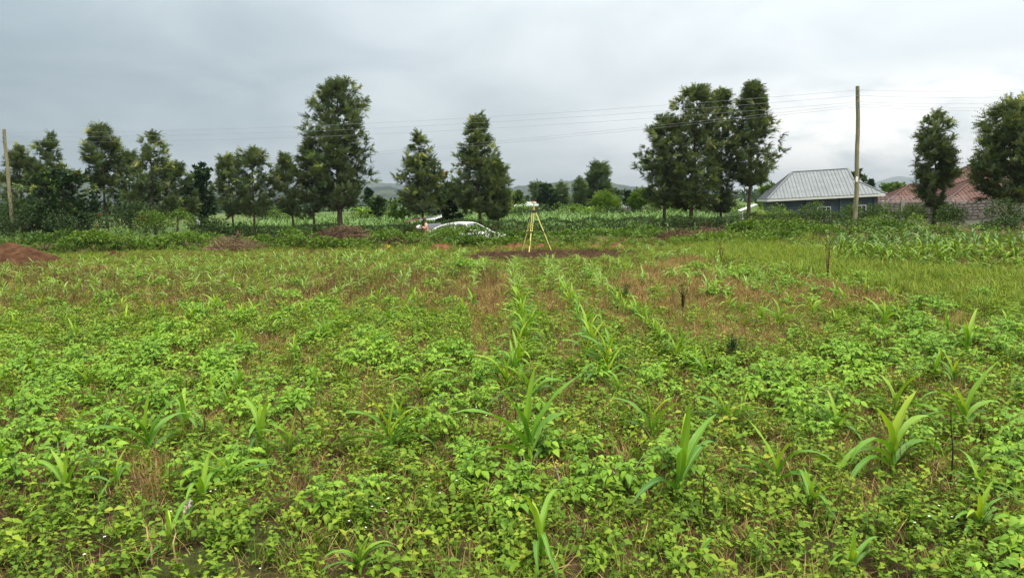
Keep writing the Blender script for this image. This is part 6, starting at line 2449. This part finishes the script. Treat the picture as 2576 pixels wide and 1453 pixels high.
# rows across the field
cand = []
for r in range(-22, 26):
    xr = .12 + r * 1.0
    yv = 4.2
    while yv < 28.5:
        yv += rng.uniform(.24, .42)
        xx = xr + rng.normal(0, .07) + .06 * sin(yv * .6 + r)
        if abs(xx) > .74 * yv + .6:
            continue
        if yv + .2 * xx > 32.0:
            continue
        cand.append((xx, yv, r))
cand = np.array(cand)
u, v, dry, brn, grs, pot, m2 = zone_masks(cand[:, 0], cand[:, 1])
r_ = cand[:, 2]
pr_ = np.where(r_ == 0, .95, np.where(r_ == 1, .92, np.where(r_ == 2, .6, np.where(r_ < 0, .36, .36))))
pr_ = pr_ * np.where(cand[:, 1] < 8.0, .24, np.where(cand[:, 1] < 11, np.where((r_ == 0) | (r_ == 1), 1., .9), 1.0))
pr_ = np.where(grs | m2, 0, pr_)
pr_ = np.where((r_ < 0) & (cand[:, 1] > 17), .48, pr_)
ok = (rng.uniform(0, 1, len(cand)) < pr_) & ~BURN(cand[:, 0], cand[:, 1])
rows = [c for c in cand[ok] if all((c[0] - p) ** 2 + (c[1] - q) ** 2 > .09 for p, q in placed)]
rows.sort(key=lambda c: c[1])
inv = [c for c in rows if -20 < proj(c[0], c[1], .2)[0] < 2596]


ORD = ["nearest", "second", "third", "fourth", "fifth", "sixth", "seventh", "eighth", "ninth", "tenth", "eleventh", "twelfth", "thirteenth", "fourteenth", "fifteenth", "sixteenth", "seventeenth", "eighteenth", "nineteenth", "twentieth"]
cnt = {}
FARB = [(130, "the far left dark glossy tree"), (262, "the slender open tree"), (384, "the two-spired tree"), (500, "the dark round-headed tree"), (634, "the rounded pale-topped tree"), (850, "the tallest tree"), (1062, "the man at the car"), (1200, "the white car"),
        (1343, "the yellow tripod"), (1555, "the red mound with stones"), (1737, "the tall clump of trees"), (1885, "the tree nearest the grey roof"), (2060, "the grey-roofed house"), (2155, "the right utility pole"), (2353, "the slim lone tree"), (2530, "the large dark tree at right")]


def maize_label(c):
    r, xx, yv = int(c[2]), float(c[0]), float(c[1])
    cnt[r] = cnt.get(r, 0) + 1
    if r in (0, 1):
        nm = ("middle row", "second row")[r]
        k = cnt[r] - 1
        return "%s small maize plant from the near end of the %s" % (ORD[k], nm) if k < 20 else "small maize plant at the far end of the %s" % nm
    if yv < 13.5:
        return relate("young maize plant", xx, yv)
    uu = float(proj(xx, yv, .2)[0])
    fb = min(FARB, key=lambda q: abs(q[0] - uu))[1]
    return "small maize plant %s, in line with %s" % ("past the near crop" if yv < 15 else ("at mid-field" if yv < 17 else ("beyond mid-field" if yv < 19.5 else ("two thirds across" if yv < 22.5 else "near the field's far edge"))), fb)


N_ROW = 168
for k, c in enumerate(inv[:N_ROW]):
    h = rng.uniform(.26, .42) * (1.15 if c[2] in (0, 1) else .95)
    put_maize(float(c[0]), float(c[1]), h, maize_label(c), k < 70)
rem = inv[N_ROW:] + [c for c in rows if not (-20 < proj(c[0], c[1], .2)[0] < 2596)]


def stuff_maize(name, src, pts, scale, rng, mat):
    protos = []
    xx, yy_ = np.array([p[0] for p in pts]), np.array([p[1] for p in pts])
    o = stuff_from_meshes(name, [s[2] for s in src], xx, yy_, scale, rng)
    return o


stuff_maize("young_maize", MV, rem, rng.uniform(.6, .95, len(rem)), rng, M["maize"])
# the taller plot at right
plot = []
for r in range(60):
    for q in range(60):
        yv = 19.0 + r * .72 + rng.normal(0, .10)
        xx = 8.0 + q * .46 + rng.normal(0, .06) + .1 * r * .2
        plot.append((xx, yv))
plot = np.array(plot)
u, v, dry, brn, grs, pot, m2 = zone_masks(plot[:, 0], plot[:, 1])
u = u + 60 * (fbm(plot[:, 0] * .6, plot[:, 1] * .6, 71) - .5)
v = v + 16 * (fbm(plot[:, 0] * .7, plot[:, 1] * .7, 72) - .5)
m2 = inside(Z_MAIZE2, u, v)
ok = m2 & (plot[:, 1] + .2 * plot[:, 0] < 33.5) & (rng.uniform(0, 1, len(plot)) < .82)
plot = plot[ok]
plot = plot[np.argsort(plot[:, 1])]
GPL = "taller maize in the plot at right"
up_ = proj(plot[:, 0], plot[:, 1], np.full(len(plot), .4))[0]
vis = (up_ > 0) & (up_ < 2590)
first = plot[vis][:85]
for k, c in enumerate(first):
    front = k < 40
    put_maize(float(c[0]), float(c[1]), rng.uniform(.38, .64), "taller maize at the right plot's %s, below %s" % (("front edge" if k < 16 else "front") if front else "middle", min(FARB, key=lambda q_: abs(q_[0] - float(proj(c[0], c[1], .4)[0])))[1]), k < 24, group=GPL, src=MD, h0=.75)
restp = np.concatenate([plot[vis][85:], plot[~vis]])
stuff_maize("maize_crop", MD, restp, rng.uniform(.5, .85, len(restp)), rng, M["maize_dark"])
# far maize beyond the hedge
far_ = []
for r in range(64):
    for q in range(150):
        yv = 49.5 + r * .75 + rng.normal(0, .08)
        xx = -27 + q * .46 + rng.normal(0, .08)
        far_.append((xx, yv))
far_ = np.array(far_)
far_ = far_[(far_[:, 1] + .2 * far_[:, 0] > 47) & (np.abs(far_[:, 0]) < .3 * far_[:, 1] + 8) & (far_[:, 0] < 17) & (rng.uniform(0, 1, len(far_)) < .8)]
fo = stuff_maize("far_maize", MD, far_, rng.uniform(1.05, 1.6, len(far_)), rng, M["maize_dark"])

# ------------------------------------------------------------------ single dead stalks, wood, odd plants
GSK = "tall dead black stalks in the crop"
SK = [(1332, 1265, 130, .1, "tall thin black stalk crossing the largest maize plant"), (2395, 1265, 195, -.05, "longest black stalk rising through the pale maize pair at right"),
      (1718, 1190, 70, .25, "short dark stalk left of the big arching clump"), (835, 1130, 90, .3, "black branching stalk cluster left of the centre crop"), (775, 1110, 80, -.2, "thin reddish-black stalk left of the branching cluster"),
      (2268, 1160, 110, .1, "black stalk in the crop between the right foreground maize plants"), (745, 1150, 120, .05, "upright brown stalk in front of the branching cluster"), (500, 1130, 120, .3, "leaning black stalk behind the light upright maize plant"),
      (1770, 1330, 150, .02, "black stalk right beside the big arching maize clump"), (2000, 1230, 90, -.3, "leaning straw-coloured stalk beside the v-shaped maize plant"), (1015, 1050, 60, .1, "short black stalk above the tall drooping maize plant"),
      (385, 1420, 110, -.1, "pale dry straw standing at the bottom edge, left"), (440, 1440, 100, .1, "second pale dry straw at the bottom edge, left")]
for i, (u, v, hp, ln, lab) in enumerate(SK):
    p = gp(u, v)
    D = (p - Vector((0, 0, CAM_H))).length
    h = hp * D / F
    r = np.random.default_rng(900 + i)
    mb = MB()
    pts = [(ln * h * s + r.normal(0, .008), r.normal(0, .01), h * s - .02) for s in np.linspace(0, 1, 6)]
    mb.tube(pts, list(np.linspace(.0075, .0028, 6)), 5)
    nb = 9 if "branching" in lab else (0 if "straw" in lab else 3)
    for k in range(nb):
        s = r.uniform(.25, .95)
        q = Vector(pts[int(s * 5)])
        mb.tube([q, q + Vector((r.normal(0, .25), r.normal(0, .15), r.uniform(.1, .4))) * h * .5], [.0042, .0016], 4)
    o = mb.build("dead_stalk", M["dry"] if "straw" in lab else M["deadweed"], None, loc=(p.x, p.y, tz(p.x, p.y)))
    o.data.attributes.new("tint", "FLOAT", "POINT").data.foreach_set("value", np.full(len(o.data.vertices), .75 if "straw" in lab or "brown" in lab else .12, np.float32))
    tag(o, lab, "dead stalk", GSK)


def tall_weed(label, u, v, hp, w_, seed, mat="hedge", leaf=.05, dens=60, tint=.5, seeds=False):
    p = gp(u, v)
    D = (p - Vector((0, 0, CAM_H))).length
    h = hp * D / F
    rx = w_ * D / F / 2
    r = np.random.default_rng(seed)
    root = empty("tall_weed", (p.x, p.y, tz(p.x, p.y)), 0, label, "tall weed", "tall dark weeds standing alone in the field")
    mb, P, Dd = MB(), [], []
    for k in range(6):
        a = r.uniform(0, 6.3)
        t = Vector((cos(a) * rx * r.uniform(.2, 1), sin(a) * rx * .7, h * r.uniform(.65, 1)))
        mb.tube([(0, 0, -.02), t * .5 + Vector((0, 0, .05 * h)), t], [.007, .005, .002], 4)
        for q in range(dens):
            s = r.uniform(.3, 1)
            b = t * s
            P.append((b.x + r.normal(0, .03), b.y + r.normal(0, .03), b.z))
            Dd.append((r.normal(0, 1), r.normal(0, 1), r.uniform(.2, 1.4)))
    mb.build("stem", M["deadweed"], root)
    P, Dd = np.array(P), np.array(Dd)
    lv, lf = diamond_leaf(1, .28)
    vv, ff = inst(lv, lf, frames(Dd, roll=r.normal(0, .6, len(P))) * (leaf * r.uniform(.6, 1.3, len(P)))[:, None, None], P)
    link(mesh_np("foliage", vv, ff, M[mat], {"tint": np.clip(tint + np.repeat(r.uniform(-.25, .25, len(P)), len(lv)), 0, 1)}), "foliage", root)


tall_weed("dark bushy weed just below the dark clods right of the middle rows", 1570, 768, 66, 36, 1, "hedge", .055, 60)
tall_weed("thin dark feathery weed left of the green clump on the dry straw", 1716, 790, 80, 26, 2, "hedge", .05, 30)
tall_weed("tall brown seed-headed weed standing at the grass strip before the maize plot", 2082, 712, 118, 26, 3, "dry", .05, 30, .3)
tall_weed("brown dry weed spikes in the grass left of the maize plot", 1812, 662, 60, 34, 4, "dry", .05, 20, .3)
tall_weed("pale seedy weed before the right stand of crop", 1790, 950, 90, 70, 5, "weed", .03, 50, .95)
tall_weed("dark weed at the edge of the right crop stand beside the pale seedy weed", 1842, 905, 66, 22, 6, "hedge", .05, 40)
# pale stub of dead wood
p = gp(468, 1298)
mb = MB()
mb.tube([(-.03, .16, .03), (.0, .05, .075), (.035, -.06, .055), (.05, -.12, .04)], [.026, .034, .036, .022], 8)
o = mb.build("dead_wood", M["pole"], None, smooth=True, loc=(p.x, p.y, tz(p.x, p.y)))
M["deadwood"] = noisy_mat("bleached_wood", [(.3, (.16, .12, .09)), (.5, (.36, .31, .25)), (.7, (.55, .50, .44))], 18, 6, .9, .1, .5, 40)
o.data.materials[0] = M["deadwood"]
tag(o, "pale stub of dead wood lying left of the drooping maize plant, lower left", "dead wood")
# yellow-flowered stem
p = gp(1412, 1262)
D = (p - Vector((0, 0, CAM_H))).length
h = 100 * D / F
root = empty("yellow_flower", (p.x, p.y, tz(p.x, p.y)), 0, "pale stem topped with tiny yellow flowers right of the largest maize plant", "flower")
mb = MB().tube([(0, 0, -.02), (-.01, 0, h * .5), (-.03, 0, h * .75)], [.006, .006, .005], 6)
r = np.random.default_rng(5)
tips_ = []
for k in range(8):
    e = Vector((-.03 + r.normal(0, .03), r.normal(0, .03), h * r.uniform(.85, 1.05)))
    mb.tube([(-.03, 0, h * .74), e], [.0025, .001], 4)
    tips_.append(e)
mb.build("stem", M["deadwood"], root)
P = np.array([tuple(e) for e in tips_ for _ in range(5)]) + r.normal(0, .006, (40, 3))
vv, ff = inst(LEAF_D[0], LEAF_D[1], frames(r.normal(0, 1, P.shape) + [0, 0, .5]) * .012, P)
link(mesh_np("blossom", vv, ff, M["yellowflower"], {"tint": r.uniform(0, 1, len(vv))}), "blossom", root)
for i, (u, v, hp, w_, lab) in enumerate(((975, 632, 14, 16, "yellow-flowered weed at the field's far edge left of the red mound"),)):
    p = gp(u, v)
    bush("flowering_weed", lab, u, v - hp, w_, p.y, "bush", .06, 1, 333, None, cat="flowering weed", flower=("yellowflower", 9))

# bananas beyond the far maize
GB2 = "banana plants beyond the far maize"
for i, (u, vt, d, lab) in enumerate(((905, 510, 80, "banana plant right of the tallest tree, before the hazy hills"), (940, 518, 82, "small banana plant at the right of the other one near the hills"),
                                     (1318, 508, 84, "banana plant left of the tripod, before the green-roofed house"), (1440, 510, 84, "broad banana plant between the dark round tree and the cypress"), (1478, 516, 82, "leaning banana plant below the thin cypress"))):
    top = at(u, vt, d)
    z0 = tz(top.x, d)
    h = top.z - z0
    root = empty("banana_plant", (top.x, d, z0), 0, lab, "banana plant", GB2)
    MB().tube([(0, 0, -.1), (.05, 0, h * .5)], [.13, .09], 8).build("trunk", M["stem"], root)
    r = np.random.default_rng(60 + i)
    for k in range(8):
        az = k * 2.4 + r.uniform(-.3, .3)
        vv, ff, t, m = maize_leaf(r, h * .75, .5, radians(r.uniform(45, 80)), radians(r.uniform(-50, 15)), .2, 6)
        me = mesh_np("leaf", vv @ rot_z(az).T + [.05, 0, h * .45], ff, M["maize"], {"tint": t, "mid": m})
        link(me, "leaf", root)
